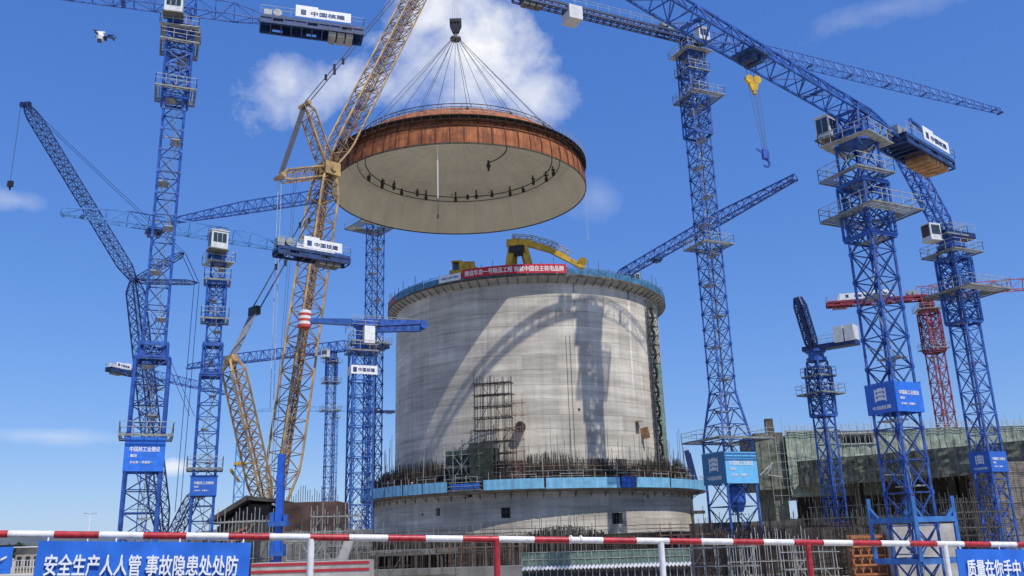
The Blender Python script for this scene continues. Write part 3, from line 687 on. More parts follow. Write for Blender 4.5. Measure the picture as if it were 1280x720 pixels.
each('walkway_post', [RAILG], build_, [lambda m, a=-1.8+3.55*i/61, h_=2.15+random.uniform(-.25, .3): m.bar(cyl(29.95, a, ZL), cyl(29.95, a, ZL+h_), .05) for i in range(62)])
each('walkway_rail', [RAILG], build_, [lambda m, i=i: m.tube([cyl(29.95, -1.8+3.55*(i+q/3)/61, ZL+1.95) for q in range(4)], .05, 4) for i in range(61) if i % 9 in (2, 3, 6, 7)])
# penetration sleeve and hatch cover, conduits, vertical streak pipes
ps = MB(); a, zz = ang_at(651, 534, RW)
c0 = cyl(RW-.2, a, zz); c1 = cyl(RW+1.3, a, zz); ps.bar(c0, c1, .78, 16, 0); ps.bar(cyl(RW+1.305, a, zz), cyl(RW+1.31, a, zz), .62, 16, 1); ps.build('pipe_sleeve', [RUST, BLACK], build_)  # black end disc paints in the dark of the bore
hp = MB(); hp.beam(cyl(RW+.15, a_h+.035, z_h-.9), cyl(RW+1.3, a_h+.05, z_h-.7), .2, 1.8); hp.box(cyl(RW+.2, a_h-.001, z_h+1.05), (1.2, .4, .12)); hp.build('hatch_cover', [mat('hatch timber brown', (.38, .19, .08), .8, var=.4, scale=1.2)], build_)
for px in (707, 712):
    cn = MB(); a, z0 = ang_at(px, 420, RW); cn.bar(cyl(RW+.06, a, z0), cyl(RW+.06, a, 16), .03, 5); cn.build('conduit', [TUBE], build_)

# rebar cage of the outer shell growing out of the lower drum: thousands of bars
def rebar_ring(name, Rr, a0, a1, z0, zlo, zhi, n, r, m, seed, hoops=(), lean=.007, bush=1.0):
    rnd = random.Random(seed); mb = MB()
    for i in range(n):
        a = a0+(a1-a0)*(i+rnd.random())/n; hh = zlo+(zhi-zlo)*rnd.random()**bush
        hh *= 1+.10*math.sin(a*7+1)+.06*math.sin(a*17)
        rr = Rr+rnd.uniform(-.5, .5); mb.bar(cyl(rr, a, z0), cyl(rr+rnd.uniform(-.2, .2), a+rnd.uniform(-lean, lean), z0+hh), r, 3, 0, cap=False)
    for hz in hoops: mb.tube([cyl(Rr+rnd.uniform(-.1, .1), a0+(a1-a0)*i/70, z0+hz+rnd.uniform(-.06, .06)) for i in range(71)], r*1.1, 3)
    return mb.build(name, m)
o = rebar_ring('rebar_cage', 27.2, -1.75, 1.75, ZL, 1.9, 3.7, 2300, .034, [RUST], 3, [.5+.45*k for k in range(9)]); tag(o, 'rusty rebar cage rising behind the lower teal walkway', 'rebar', kind='stuff')
o = rebar_ring('rebar_cage', 26.2, -1.75, 1.75, ZL, 2.6, 4.9, 2400, .038, [mat('dark rebar', (.055, .047, .038), .85, var=.4, scale=1.5)], 5, [.4+.4*k for k in range(9)]); tag(o, 'dark inner rebar cage against the silo wall', 'rebar', kind='stuff')
o = rebar_ring('long_rebars', 27.0, -1.2, 1.3, ZL, 4.5, 9.5, 130, .04, [REBARG], 8, (), .002, 1.6); tag(o, 'tall grey vertical bars standing around the foot of the silo', 'rebar', kind='stuff')
o = rebar_ring('rebar_wall', 38.5, -1.2, 1.15, 0, 5.2, 5.9, 2300, .05, [mat('dirty grey rebar', (.10, .092, .078), .85, var=.5, scale=1.0)], 11, [.5*k for k in range(1, 14)], .004); tag(o, 'dense grey brown rebar wall in front of the lower drum', 'rebar', kind='stuff')
o = rebar_ring('rebar_wall', 39.2, -.75, .2, 0, 5.6, 8.0, 90, .05, [REBARG], 12, (), .002, 1.6); tag(o, 'pale tall bars sticking out of the rebar wall', 'rebar', kind='stuff')
# timber formwork standing round the foot of the rebar
fw = thing('formwork_wall', 'dark timber formwork panels standing inside the lower walkway', 'formwork', cyl(26.9, 0, ZL))
for i in range(40):
    a0 = -1.7+3.4*i/40
    if random.random() < .15: continue
    ring_panel(25.6+random.random()*.3, a0, a0+.08, ZL, ZL+random.uniform(2.4, 4.4), .15, 2).build('panel', [TIMBER], fw)
fb = ring_panel(37.9, -1.15, 1.1, 0, 5.5, .2, 70).build('formwork_wall', [TIMBER]); tag(fb, 'long dark timber formwork behind the low rebar wall', 'formwork')

# ================================================================== SCAFFOLDS
def scaffold(name, label, c, yaw, nx_, ny_, nz_, bx=1.5, by=1.2, bz=1.7, m=TUBE, r=.035, jitter=.0, net=None, boards=True, group=None, seed=1, brace=True):
    rnd = random.Random(seed); x, y = rot(yaw); c = np.asarray(c, float); t = thing(name, label, 'scaffold', c, group); mb = MB()
    P = lambda i, j, k: c+x*(i-nx_/2)*bx+y*(j-ny_/2)*by+Z*k*bz
    for i in range(nx_+1):
        for j in range(ny_+1): mb.bar(P(i, j, 0), P(i, j, nz_)+Z*rnd.uniform(.2, 1.6)+x*rnd.uniform(-.09, .09), r)
    mb.build('standard', [m], t); mb = MB()
    for k in range(1, nz_+1):
        for j in range(ny_+1): mb.bar(P(0, j, k)-x*.6*rnd.random()+Z*rnd.uniform(-.07, .07), P(nx_, j, k)+x*.6*rnd.random()+Z*rnd.uniform(-.07, .07), r)
        for i in range(nx_+1): mb.bar(P(i, 0, k)-y*.3, P(i, ny_, k)+y*.3, r)
    mb.build('ledger', [m], t)
    if brace:
        mb = MB()
        for k in range(nz_):
            i = k % max(1, nx_); mb.bar(P(i, 0, k), P(min(nx_, i+1), 0, k+1), r*.9)
            if k % 2 == 0: mb.bar(P(nx_-i, 0, k), P(max(0, nx_-i-1), 0, k+1), r*.9)
        mb.build('brace', [m], t)
    if boards:
        mb = MB()
        for k in range(1, nz_+1):
            if rnd.random() < .75:
                for q in range(3): mb.box(P(nx_/2, ny_*(.25+.25*q), k)+Z*.06, (nx_*bx*rnd.uniform(.7, 1), .24, .05), (x, y, Z))
        if mb.v: mb.build('boards', [TIMBER], t)
    if net is not None:
        mb = MB(); mb.box(P(nx_/2, 0, nz_*.5)-y*.08, (nx_*bx, .03, nz_*bz), (x, y, Z)); mb.build('safety_net', [net], t)
    return t
a, z0 = ang_at(622, 596, 26.4); pt = cyl(28.3, a, ZL); scaffold('scaffold_tower', 'tall tube scaffold tower standing against the front of the silo', pt+Z*0, a, 5, 2, 9, 1.1, 1.0, 1.75, mat('dark scaffold tube', (.07, .062, .055), .65, .2, var=.4, scale=1.5), .068, seed=2)
a, z0 = ang_at(646, 560, 26.4); pt = cyl(28.2, a, ZL); scaffold('scaffold_tower', 'narrow scaffold bay beside the black pipe sleeve', pt, a, 2, 1, 7, 1.2, 1.2, 1.8, RUSTL, .04, seed=3, boards=False)
a, z0 = ang_at(582, 580, 28); pt = cyl(28.6, a, ZL)
scaffold('working_platform', 'netted working platform left of the scaffold tower on the silo', pt, a, 4, 1, 4, 1.4, 1.6, 1.75, RAILG, .05, net=None, seed=4)
gn = MB(); x_, y_ = rot(a)
gn.box(pt+Z*5.0+y_*.4+x_*1.2, (8.4, .9, 2.0), (x_, y_, Z)); gn.beam(pt-y_*1.2+x_*-.6+Z*5.8, pt-y_*1.4+x_*2.4, .14, .14); gn.beam(pt-y_*1.2+x_*-2.2+Z*3.4, pt-y_*1.3+x_*-.6, .12, .12)
o = gn.build('formwork_carriage', [mat('dark green formwork', (.055, .085, .075), .8, var=.5, scale=1.0)]); tag(o, 'dark green formwork box held by the working platform', 'formwork')
a, z0 = ang_at(624, 556, 26.4); pp = MB(); pt2 = cyl(27.9, a, 0); x_, y_ = rot(a)
pp.box(V(pt2[0], pt2[1], ZL+2.4), (8.2, .8, 3.4), (x_, y_, Z)); o = pp.build('formwork_block', [mat('brown netted formwork', (.12, .085, .065), .9, var=.5, scale=1.4, bump=.4)]); tag(o, 'brown netted formwork block under the scaffold tower', 'formwork')
a, z0 = ang_at(605, 560, 28); pt = cyl(29.0, a, ZL)
scaffold('scaffold_tower', 'dark low scaffold wing between the netted platform and the tall scaffold tower', pt, a, 3, 1, 4, 1.2, 1.0, 1.7, mat('dark scaffold tube', (.07, .062, .055)), .06, seed=12, net=mat('torn dark net', (.05, .06, .05), .9, var=.5, scale=1.2, alpha=.55))
# edge scaffold in front of the rebar: posts and rails following the ring
es = thing('edge_scaffold', 'low ring of pale tube rails in front of the rebar on the teal walkway', 'scaffold', cyl(28.4, 0, ZL)); rs = random.Random(77)
for i in range(70):
    mb = MB(); a = -1.6+3.15*i/69; mb.bar(cyl(28.4, a, ZL), cyl(28.4, a+rs.uniform(-.004, .004), ZL+rs.choice([2.4, 2.9, 3.4, 4.2, 5.6])), .04); mb.build('standard', [TUBE if i % 3 else RAILG], es)
for k, hz in enumerate((.9, 1.7, 2.5, 3.2)):
    for q in range(10):
        if rs.random() < .75: mb = MB(); mb.tube([cyl(28.45, -1.6+3.15*(q+j/8)/10, ZL+hz+rs.uniform(-.03, .03)) for j in range(9)], .035, 4); mb.build('ledger', [RAILG if rs.random() < .5 else RUSTL], es)
# stair tower up the right flank of the silo
a, z0 = ang_at(822, 470, RW+1.2); stt = thing('stair_tower', 'dark green netted ladder tower climbing the right flank of the silo', 'scaffold', cyl(RW+.9, a, ZL))
x_, y_ = rot(a); c = cyl(RW+.95, a, ZL); mb = MB(); lattice(mb, c, c+Z*(ZT-ZL-1.5), 1.5, 1.3, 20, .05, .035, x_, style='X'); mb.build('frame', [TUBE], stt)
mb = MB()
for k in range(20):
    zz = ZL+1.6*k; mb.beam(V(c[0], c[1], zz)-x_*.6*(1 if k % 2 else -1), V(c[0], c[1], zz+1.6)+x_*.6*(1 if k % 2 else -1), .5, .08); mb.box(V(c[0], c[1], zz), (1.4, 1.2, .06), (x_, y_, Z))
mb.build('stair_flight', [mat('green stair steel', (.06, .11, .09), .7, var=.4)], stt)
mb = MB(); mb.box(c+Z*11-y_*.72, (1.45, .03, 19), (x_, y_, Z)); mb.build('safety_net', [GREENN], stt)

# red banner and the small white banner on the top screens
def bent_banner(name, label, px0, px1, pyc, z0, z1, m, text, tm, tw=.95, th=.62):
    a0, _ = ang_at(px0, pyc, RW+1.7); a1, _ = ang_at(px1, pyc, RW+1.7); n = 24
    mb = ring_panel(RW+1.72, a0, a1, z0, z1, .04, n); o = mb.build(name, [m]); tag(o, label, 'banner')
    vs, fs = text_geo(text); w_ = np.ptp(vs[:, 0]); h_ = np.ptp(vs[:, 1]); lt = MB(); am = (a0+a1)/2
    lt.add([cyl(RW+1.765+p[2]*.8, am+p[0]/w_*(a1-a0)*tw, (z0+z1)/2+p[1]/h_*(z1-z0)*th) for p in vs], fs); lt.build('lettering', [tm], o); return o
bent_banner('slogan_banner', 'long red banner with white characters along the silo top', 578, 708, 343, ZT+.25, ZT+1.75, BANNER, '建设华龙一号精品工程 铸就中国自主核电品牌', WHITE)
bent_banner('notice_banner', 'short white banner with small blue writing left of the red banner', 549, 576, 346, ZT+.2, ZT+1.4, CLOTHW, '中国核工业华兴建设', SIGND, .8, .28)
# ================================================================== SUSPENDED DOME
DC = at(574.5, 244, 140.0); DR = 21.55; TILT = R(1.5)
dome = thing('containment_dome', 'huge rusty rimmed dome with a cream underside hanging above the silo', 'dome', DC)
def dl(r, a, z):   # dome local -> world, front edge hangs a touch lower
    p = V(r*math.sin(a), -r*math.cos(a), z); c, s = math.cos(TILT), math.sin(TILT)
    return DC+V(p[0], p[1]*c-p[2]*s, p[1]*s+p[2]*c)
def dome_lathe(prof, n=120, m=0, close=True, mb=None):
    mb = mb or MB(); vs = [dl(r, 2*math.pi*i/n, z) for i in range(n) for r, z in prof]; p = len(prof); fs = []
    for i in range(n):
        j = (i+1) % n
        for q in range(p if close else p-1): q2 = (q+1) % p; fs.append((i*p+q, j*p+q, j*p+q2, i*p+q2))
    mb.add(vs, fs, m); return mb
outer = [(DR, 0), (DR-.10, 1.6), (DR-.42, 3.1), (DR-1.05, 4.7), (DR-2.2, 6.3), (DR-4.4, 7.9), (DR-7.6, 9.3), (DR-12, 10.4), (DR-17, 11.1), (.01, 11.3)]
inner = [(.01, 11.25), (DR-17, 11.05), (DR-12.05, 10.35), (DR-7.66, 9.25), (DR-4.46, 7.85), (DR-2.27, 6.25), (DR-1.12, 4.66), (DR-.49, 3.08), (DR-.17, 1.6), (DR-.07, 0)]
o = dome_lathe(outer, close=False).build('outer_shell', [RUSTP], dome, smooth=True)
o = dome_lathe(inner, close=False).build('inner_liner', [LINER], dome, smooth=True, angle=60)
rb = dome_lathe([(DR-.08, -.02), (DR+.05, -.02), (DR+.05, .22), (DR-.08, .22)]); rb.build('rim', [RUST], dome)
st = MB(); NS = 64
for i in range(NS):
    a = 2*math.pi*i/NS
    for q in range(3): st.beam(dl(outer[q][0]+.04, a, outer[q][1]), dl(outer[q+1][0]+.04, a, outer[q+1][1]), .15, .13, (math.sin(a), -math.cos(a), 0))
for zz, rr in ((3.1, DR-.36), (4.0, DR-.70)): st.tube([dl(rr+.04, 2*math.pi*i/96, zz) for i in range(97)], .07, 4)
st.build('stiffener', [mat('dark rust stiffeners', (.12, .04, .02), .85, var=.4, scale=1)], dome)
wk = dome_lathe([(DR-.95, 4.55), (DR+.25, 4.55), (DR+.25, 4.65), (DR-.95, 4.65)])
for i in range(96):
    a = 2*math.pi*i/96; wk.bar(dl(DR+.2, a, 4.5), dl(DR-.5, a, 3.5), .05); wk.bar(dl(DR+.2, a, 4.6), dl(DR+.2, a, 3.95), .05)
wk.tube([dl(DR+.2, 2*math.pi*i/96, 3.95) for i in range(97)], .05, 4); wk.build('walkway', [mat('dark dome walkway', (.045, .032, .025), .85, var=.4, scale=1)], dome)
rl = MB()
for i in range(128):
    a = 2*math.pi*i/128; rl.bar(dl(DR+.2, a, 4.65), dl(DR+.2, a, 5.75), .03)
for zz in (5.2, 5.75): rl.tube([dl(DR+.2, 2*math.pi*i/128, zz) for i in range(129)], .028, 4)
rl.build('railing', [RAILG], dome)
rl = MB()
for i in range(72):
    a = 2*math.pi*i/72; rl.bar(dl(DR-4.0, a, 7.5), dl(DR-4.0, a, 8.4), .04)
rl.tube([dl(DR-4.0, 2*math.pi*i/96, 8.4) for i in range(97)], .07, 4); rl.tube([dl(DR-4.0, 2*math.pi*i/96, 7.9) for i in range(97)], .05, 4); rl.build('top_railing', [RUST], dome)
# spray pipes inside
PIPE = mat('dark pipework', (.045, .043, .04), .6, var=.3)
def ring_pipe(rr, zz, a0, a1, r): return [dl(rr, a0+(a1-a0)*i/60, zz) for i in range(61)]
sp = MB()
for rr, zz, a0, a1, r_ in ((16.0, 5.6, 0, 2*math.pi, .10), (17.3, 5.2, 0, 2*math.pi, .08), (8.3, 8.6, math.pi*.42, math.pi*.80, .12)): sp = MB(); sp.tube(ring_pipe(rr, zz, a0, a1, 0), r_, 6); sp.build('spray_ring', [PIPE], dome)
for deg in (118, 126, 140, 150, 161, 172, 178, 186, 205, 213, 222, 232, 238, 243, 108, 252):
    a = R(deg); nb = MB(); z_ = 5.6; up = random.choice([.5, 1.3, 1.5, .9]); rr = random.choice([16.0, 16.0, 17.3])
    nb.bar(dl(rr, a, z_-.5), dl(rr-.1, a, z_+up), .14, 6); nb.bar(dl(rr, a, z_-.4), dl(rr, a, z_+.3), .30, 6); nb.beam(dl(rr-.35, a, z_+up*.5), dl(rr+.35, a, z_+up*.5), .18, .3); nb.build('spray_nozzle', [PIPE], dome)
nb = MB(); p = dl(8.3, math.pi*.80, 8.6); nb.bar(p-Z*1.6, p+Z*.4, .2, 6); nb.box(p-Z*.6, (.7, .5, .5)); nb.build('spray_nozzle', [PIPE], dome)
# lifting tackle
HK = at(569.5, 34, 140.0); SP = at(569.5, 48, 140.0)
for i in range(16):
    a = 2*math.pi*(i+.35)/16; t = thing('lifting_sling', 'lifting sling', 'sling', dl(DR-3.2, a, 6.9), 'slings between the hook and the dome')
    p0 = SP+V(.75*math.sin(a), -.75*math.cos(a), -.3); p1 = dl(DR-3.2, a, 7.1); m = MB(); m.bar(p0, p1, .042, 5); m.build('rope', [ROPE], t)
    s = MB(); s.bar(p1+(p0-p1)*.03, p1-Z*.1, .14, 6); s.box(p1, (.3, .3, .3)); s.build('shackle', [BLACK], t)
    side = ['front', 'front right', 'right', 'rear right', 'rear', 'rear left', 'left', 'front left'][int(((math.degrees(a)+22.5) % 360)//45)]
    t['label'] = 'wire sling from the hook to the %s of the dome, %s' % (side, ('clockwise one', 'other one')[i % 2])
def hanging_rope(label, a, zt, length, r, m):
    p = dl(DR-.1, a, zt) if a is not None else zt; mb = MB(); n = 6
    mb.tube([p+V(.06*math.sin(i*1.3), 0, -length*i/n) for i in range(n+1)], r, 5); mb.bar(p-Z*length, p-Z*(length+.4), r*2.6, 6); o = mb.build('tag_rope', [m]); tag(o, label, 'rope'); return o
tr = thing('tag_rope', 'white tag rope hanging straight down from the front of the dome rim', 'rope', at(547, 181, 119.5))
p0 = at(547, 181, 119.6); mb = MB(); mb.tube([p0-Z*l for l in (0, 2, 5, 8.5)], .07, 5); mb.build('rope', [WHITE], tr); mb = MB(); mb.bar(p0-Z*8.5, p0-Z*11.8, .05, 5); mb.bar(p0-Z*11, p0-Z*11.6, .14, 6); mb.build('rope_end', [PIPE], tr)
mb = MB(); mb.beam(p0-V(.9, 0, 0), p0+V(1.8, 0, 0), .1, .1); mb.build('spreader', [WHITE], tr)
hanging_rope('thin white rope hanging from the right edge of the dome', math.pi/2*1.0, .1, 8.5, .035, ROPEL)

# ================================================================== CRAWLER CRANE CARRYING THE DOME
cc = thing('crawler_crane', 'giant ochre lattice crawler crane holding the dome over the silo', 'crane', at(346, 662, 115)*V(1, 1, 0))
B0 = at(347, 632, 115); B1 = at(409, 214, 121); TIP = at(566, -96, 140)
pl = unit(V(TIP[0]-B1[0], TIP[1]-B1[1], 0)); sdv = V(pl[1], -pl[0], 0)
mb = MB(); lattice(mb, B0, B1, 3.4, 3.0, 22, .19, .07, sdv, style='zig', taper=(.10, .06), tmin=.45, mbr=1); mb.build('main_boom', [YEL, YELB], cc)
mb = MB(); lattice(mb, B0+(B1-B0)*.03, B1-(B1-B0)*.02, 1.1, .8, 34, .06, .05, sdv, style='X'); mb.build('boom_ladder', [mat('rust brown rigging', (.22, .12, .06), .7, var=.4)], cc)
mb = MB(); lattice(mb, B1+Z*.3, TIP, 3.2, 2.7, 30, .17, .065, sdv, style='zig', taper=(.08, .12), tmin=.4, mbr=1); mb.build('luffing_jib', [YEL, YELB], cc); mb = MB(); lattice(mb, B1+Z*.6, TIP, .8, .6, 34, .06, .05, sdv, style='zig'); mb.build('jib_walkway', [mat('rust brown rigging', (.16, .09, .05), .7, var=.4)], cc)
mb = MB(); [mb.box(B1+sdv*q, (.35, 2.6, 2.0), (sdv, pl, Z)) for q in (-1.4, 0, 1.4)]; mb.bar(B1-sdv*1.8, B1+sdv*1.8, .5, 12); mb.bar(B1-sdv*1.5+pl*.9+Z*.7, B1+sdv*1.5+pl*.9+Z*.7, .3, 8)
mb.build('boom_head', [YEL], cc)
S1 = at(381, 131, 117.5); S2 = at(350, 221, 115.5)
mb = MB(); lattice(mb, B1+Z*.4, S1, 2.1, 1.5, 9, .14, .055, sdv, style='zig', taper=(.15, .12), tmin=.4, mbr=1); mb.bar(S1-sdv*1.3, S1+sdv*1.3, .35, 8); mb.build('jib_strut', [YEL, YELB], cc)
mb = MB(); lattice(mb, B1-Z*.1, S2, 2.1, 1.5, 8, .13, .055, sdv, style='zig', taper=(.15, .12), tmin=.4, mbr=1); mb.bar(S2-sdv*1.2, S2+sdv*1.2, .35, 8); mb.build('rear_strut', [YEL, YELB], cc)
def rope_bank(a, b, spread_a, spread_b, n, r, m=ROPE, name='pendant'):
    mb = MB()
    for i in range(n): q = (i/(n-1)-.5) if n > 1 else 0; mb.bar(a+sdv*q*spread_a, b+sdv*q*spread_b, r, 4)
    return mb.build(name, [m], cc)
rope_bank(S1, S2, 1.7, 1.4, 12, .045, name='strut_reeving')
rope_bank(S1, TIP-Z*1, 2.3, 2.3, 2, .09)
each('pendant_link', [BLACK], cc, [lambda m, q=q, f_=f_: m.box(S1+(TIP-Z-S1)*f_+sdv*q, (.35, .35, .9)) for q in (-1.15, 1.15) for f_ in (.14, .19)])
D0 = at(331, 634, 112); D1 = at(289, 449, 107); BL = at(318, 389, 109.3)
mb = MB(); lattice(mb, D0, D1, 2.4, 1.9, 13, .16, .065, sdv, style='X', taper=(.12, .08), tmin=.5, mbr=1); mb.build('derrick_mast', [YEL, YELB], cc)
mb = MB(); mb.bar(D1-sdv*1.1, D1+sdv*1.1, .4, 10); mb.box(D1, (1.8, .9, .9), (sdv, pl, Z)); mb.build('mast_head', [YEL], cc)
rope_bank(D1, BL, 1.9, 1.7, 20, .05, mat('grey rope bank', (.24, .25, .28), .5, .3, var=.15), 'boom_hoist_reeving')
mb = MB(); mb.box(BL, (1.9, .7, 1.1), (sdv, pl, Z)); mb.build('hoist_block', [BLACK], cc)
rope_bank(BL, B1-Z*2, 2.3, 2.3, 2, .09)
each('pendant_link', [BLACK], cc, [lambda m, q=q, f_=f_: m.box(BL+(B1-Z*2-BL)*f_+sdv*q, (.3, .3, .8)) for q in (-1.15, 1.15) for f_ in (.33, .66)])
rope_bank(S2, at(335, 640, 112), .8, .8, 2, .045, ROPEL, 'back_stay'); rope_bank(S2+pl*2.5, at(337, 640, 113), .6, .6, 2, .03, ROPE, 'back_stay')
mb = MB()
for q in (-.45, -.15, .15, .45): mb.bar(TIP+sdv*q*2-Z*.5, HK+sdv*q*1.6+Z*1.2, .04, 4)
mb.build('hoist_rope', [ROPEL], cc)
mb = MB()
mb.box(HK+Z*.9, (2.1, 1.1, 1.2)); mb.beam(HK+Z*.3, HK-Z*1.2, 2.1, 1.1, (0, 1, 0), 0, 1.0, .8)
for q in (-.6, 0, .6): mb.bar(HK+V(q-.2, 0, .9), HK+V(q+.2, 0, .9), .75, 14)
hb = mb.build('hook_block', [BLACK], cc); mb = MB(); mb.bar(HK-Z*1.2, SP+Z*.2, .3, 8); mb.lathe([(.3, -.35), (1.0, -.3), (1.0, .05), (.3, .2)], 14, SP); mb.build('hook', [mat('hook grey', (.14, .14, .14), .5, .4)], hb)
# carbody, superlift tray, tracks (behind the dark hall)
mb = MB(); cb0 = at(346, 662, 115)*V(1, 1, 0); mb.box(cb0+Z*4.2-pl*3, (6.0, 13, 3.6), (sdv, pl, Z)); mb.box(cb0+Z*2.0, (7, 6, 1.4), (sdv, pl, Z)); mb.build('superstructure', [YEL], cc)
for q in (-1, 1):
    mb = MB(); c0 = cb0+sdv*q*4.6
    for k in range(14): pass
    mb.box(c0+Z*.95, (1.9, 13, 1.6), (sdv, pl, Z)); mb.bar(c0+pl*6.3-sdv*.95+Z*.95, c0+pl*6.3+sdv*.95+Z*.95, .92, 14); mb.bar(c0-pl*6.3-sdv*.95+Z*.95, c0-pl*6.3+sdv*.95+Z*.95, .92, 14); mb.build('track', [BLACK], cc)
mb = MB()
for k in range(5): mb.box(cb0-pl*9.6+Z*(3.0+k*.8), (6.4, 2.2, .72), (sdv, pl, Z))
mb.build('counterweight', [YEL], cc)

# ================================================================== DARK BLUE CRAWLER CRANE, FAR LEFT
def along(p, q, f): return p+(q-p)*f
c2 = thing('crawler_crane', 'dark blue luffing crawler crane behind the left tower crane', 'crane', at(205, 664, 150)*V(1, 1, 0))
A0 = at(203, 668, 150); A1 = at(168, 352, 150); AT = at(33, 131, 146); s2 = unit(V(.55, .83, 0))
mb = MB(); lattice(mb, A0, A1, 2.3, 2.1, 22, .15, .06, s2, style='X', taper=(.08, .04), tmin=.5); mb.build('main_boom', [NAVY], c2)
mb = MB(); lattice(mb, A1, AT, 1.9, 1.7, 24, .13, .055, s2, style='X', taper=(.08, .06), tmin=.4); mb.beam(AT-V(1.1, 0, 0), AT+V(.8, 0, .1), .7, .8); mb.build('luffing_jib', [NAVY], c2)
K1 = at(229, 316, 151); K2 = at(246, 353, 151.5)
for q, nm in ((K1, 'jib_strut'), (K2, 'rear_strut')):
    mb = MB(); lattice(mb, A1, q, 1.3, .9, 8, .09, .045, s2, style='zig', taper=(.1, .1)); mb.build(nm, [NAVY], c2)
mb = MB()
for o_ in (-.5, .5):
    mb.bar(K1+s2*o_, K2+s2*o_, .09); mb.bar(K1+s2*o_, AT+s2*o_, .06); mb.bar(K2+s2*o_, at(222, 640, 151)+s2*o_, .06); mb.bar(A1+V(3, 0, -6)+s2*o_, at(240, 520, 151)+s2*o_, .05)
mb.build('pendant', [NAVY], c2)
mb = MB(); mb.bar(AT-V(1, 0, .3), at(13, 226, 146), .045); mb.build('hoist_rope', [ROPE], c2)
hk = at(13, 230, 146); mb = MB(); mb.box(hk, (.9, .5, 1.1)); mb.bar(hk-Z*.5, hk-Z*1.1, .2, 6); mb.build('hook_block', [BLACK], c2)
mb = MB(); lattice(mb, at(218, 668, 149), at(246, 612, 149), 1.8, 1.5, 6, .12, .06, s2, style='X', taper=(0, .2)); mb.build('derrick_mast', [NAVY], c2)
mb = MB(); b_ = at(208, 668, 150)*V(1, 1, 0); mb.box(b_+Z*3+V(2, 0, 0), (9, 5, 3)); 
for q in (-1, 1): mb.box(b_+Z*.8+V(0, q*3, 0), (9, 1.4, 1.5))
mb.build('superstructure', [NAVY], c2)
# ================================================================== TOWER CRANES
def zp(px, py, dist): return float(at(px, py, dist)[2])
def yaw_view(px, py, dist, off=0.0):
    p = at(px, py, dist); return math.atan2(p[1], p[0])-math.pi/2+off
# left front
D = 88
tower_crane('tall blue tower crane at left with platforms and a lettered mid blue board', 228, 14, D, [(-1, 455, 45), (-1, 320, 25)], w=2.15, jib=42, cjib=20.5,
            yaw=yaw_view(190, 450, D), lower=(3.2, zp(188, 452, D), .7), sign=(zp(172, 570, D), 3.3), plats=[(zp(178, 546, D), 4.9, (0, 0)), (zp(218, 118, D), 4.2, (0, 0)), (zp(223, 60, D), 4.0, (0, 0))],
            collars=[(zp(188, 452, D)+.2, zp(190, 436, D)+.3), (zp(218, 128, D), zp(224, 35, D))], panel=2.5, box_text='中国核建', deckw=2.6, cab_side=1, trolley=None, cw_mat=CONC, cr=.14, br=.065, style='zig')
# left second
D = 98
tower_crane('blue tower crane whose pale blue jib crosses in front of the ochre boom', 275, 300, D, [(-1, 432, 330), (-1, 340, 303), (1, 115, 270)], w=1.55, jib=17, cjib=16.2,
            yaw=yaw_view(265, 500, D), jib_paint=SKYB, lower=(2.25, zp(266, 470, D), .6), sign=(zp(259, 608, D), 2.1), plats=[(zp(261, 586, D), 3.7, (0, 0)), (zp(272, 400, D), 3.0, (0, 0)), (zp(275, 352, D), 2.9, (0, 0))],
            collars=[(zp(266, 470, D), zp(268, 432, D)), (zp(272, 398, D), zp(275, 355, D))], panel=1.85, cr=.105, br=.05, deckw=2.1, hj=1.6, wj=1.35, sign_mats=(SIGND,), trolley=7.4, rope=0, jcr=.08, jbr=.04)
# right centre (throws the T shadow on the silo)
D = 117.7
def hopper(root, c, d, sd, zj, zt):
    m = MB(); q = V(c[0], c[1], 0)+V(.4, -.6, 0); z1 = zp(925, 606, D); z2 = zp(925, 640, D)
    m.lathe([(0, z2), (.7, z2), (1.15, z2+1.2), (1.15, z1-.4), (.8, z1), (0, z1)], 14, q, close=False); m.build('hopper', [BLUE], root)
    bx = MB(); p = c-d*20+Z*(zj-1.1); bx.box(p, (2.1, 2.4, 2.1), (d, sd, Z)); bx.beam(p+Z*1.0-d*.6, p+Z*1.8-d*.6, .2, .2, (0, 1, 0)); bx.build('ballast_box', [CREAM], root)
tower_crane('big blue tower crane with a flared lower mast and pale cyan board beside the silo', 861, 47, D, [(1, 1250, 143), (1, 1000, 80)], w=2.45, jib=68.5, cjib=29, yaw=R(23), style='X', panel=2.2,
            lower=(4.5, zp(908, 552, D), 6.4), sign=(zp(917, 586, D), 4.0), sign_mats=(SIGNC, SIGNC_SHADE), plats=[(zp(873, 124, D), 5.4, (.5, -.3)), (zp(867, 92, D), 3.7, (0, 0)), (zp(886, 308, D), 5.0, (0, 0)), (zp(914, 550, D), 8.6, (0, 0))],
            collars=[(zp(872, 170, D), zp(866, 66, D))], deckw=1.5, cr=.125, br=.058, hj=2.0, wj=1.7, boxes=False, extra=hopper, cab_side=-1, truss_tail=False, closed_deck=False)
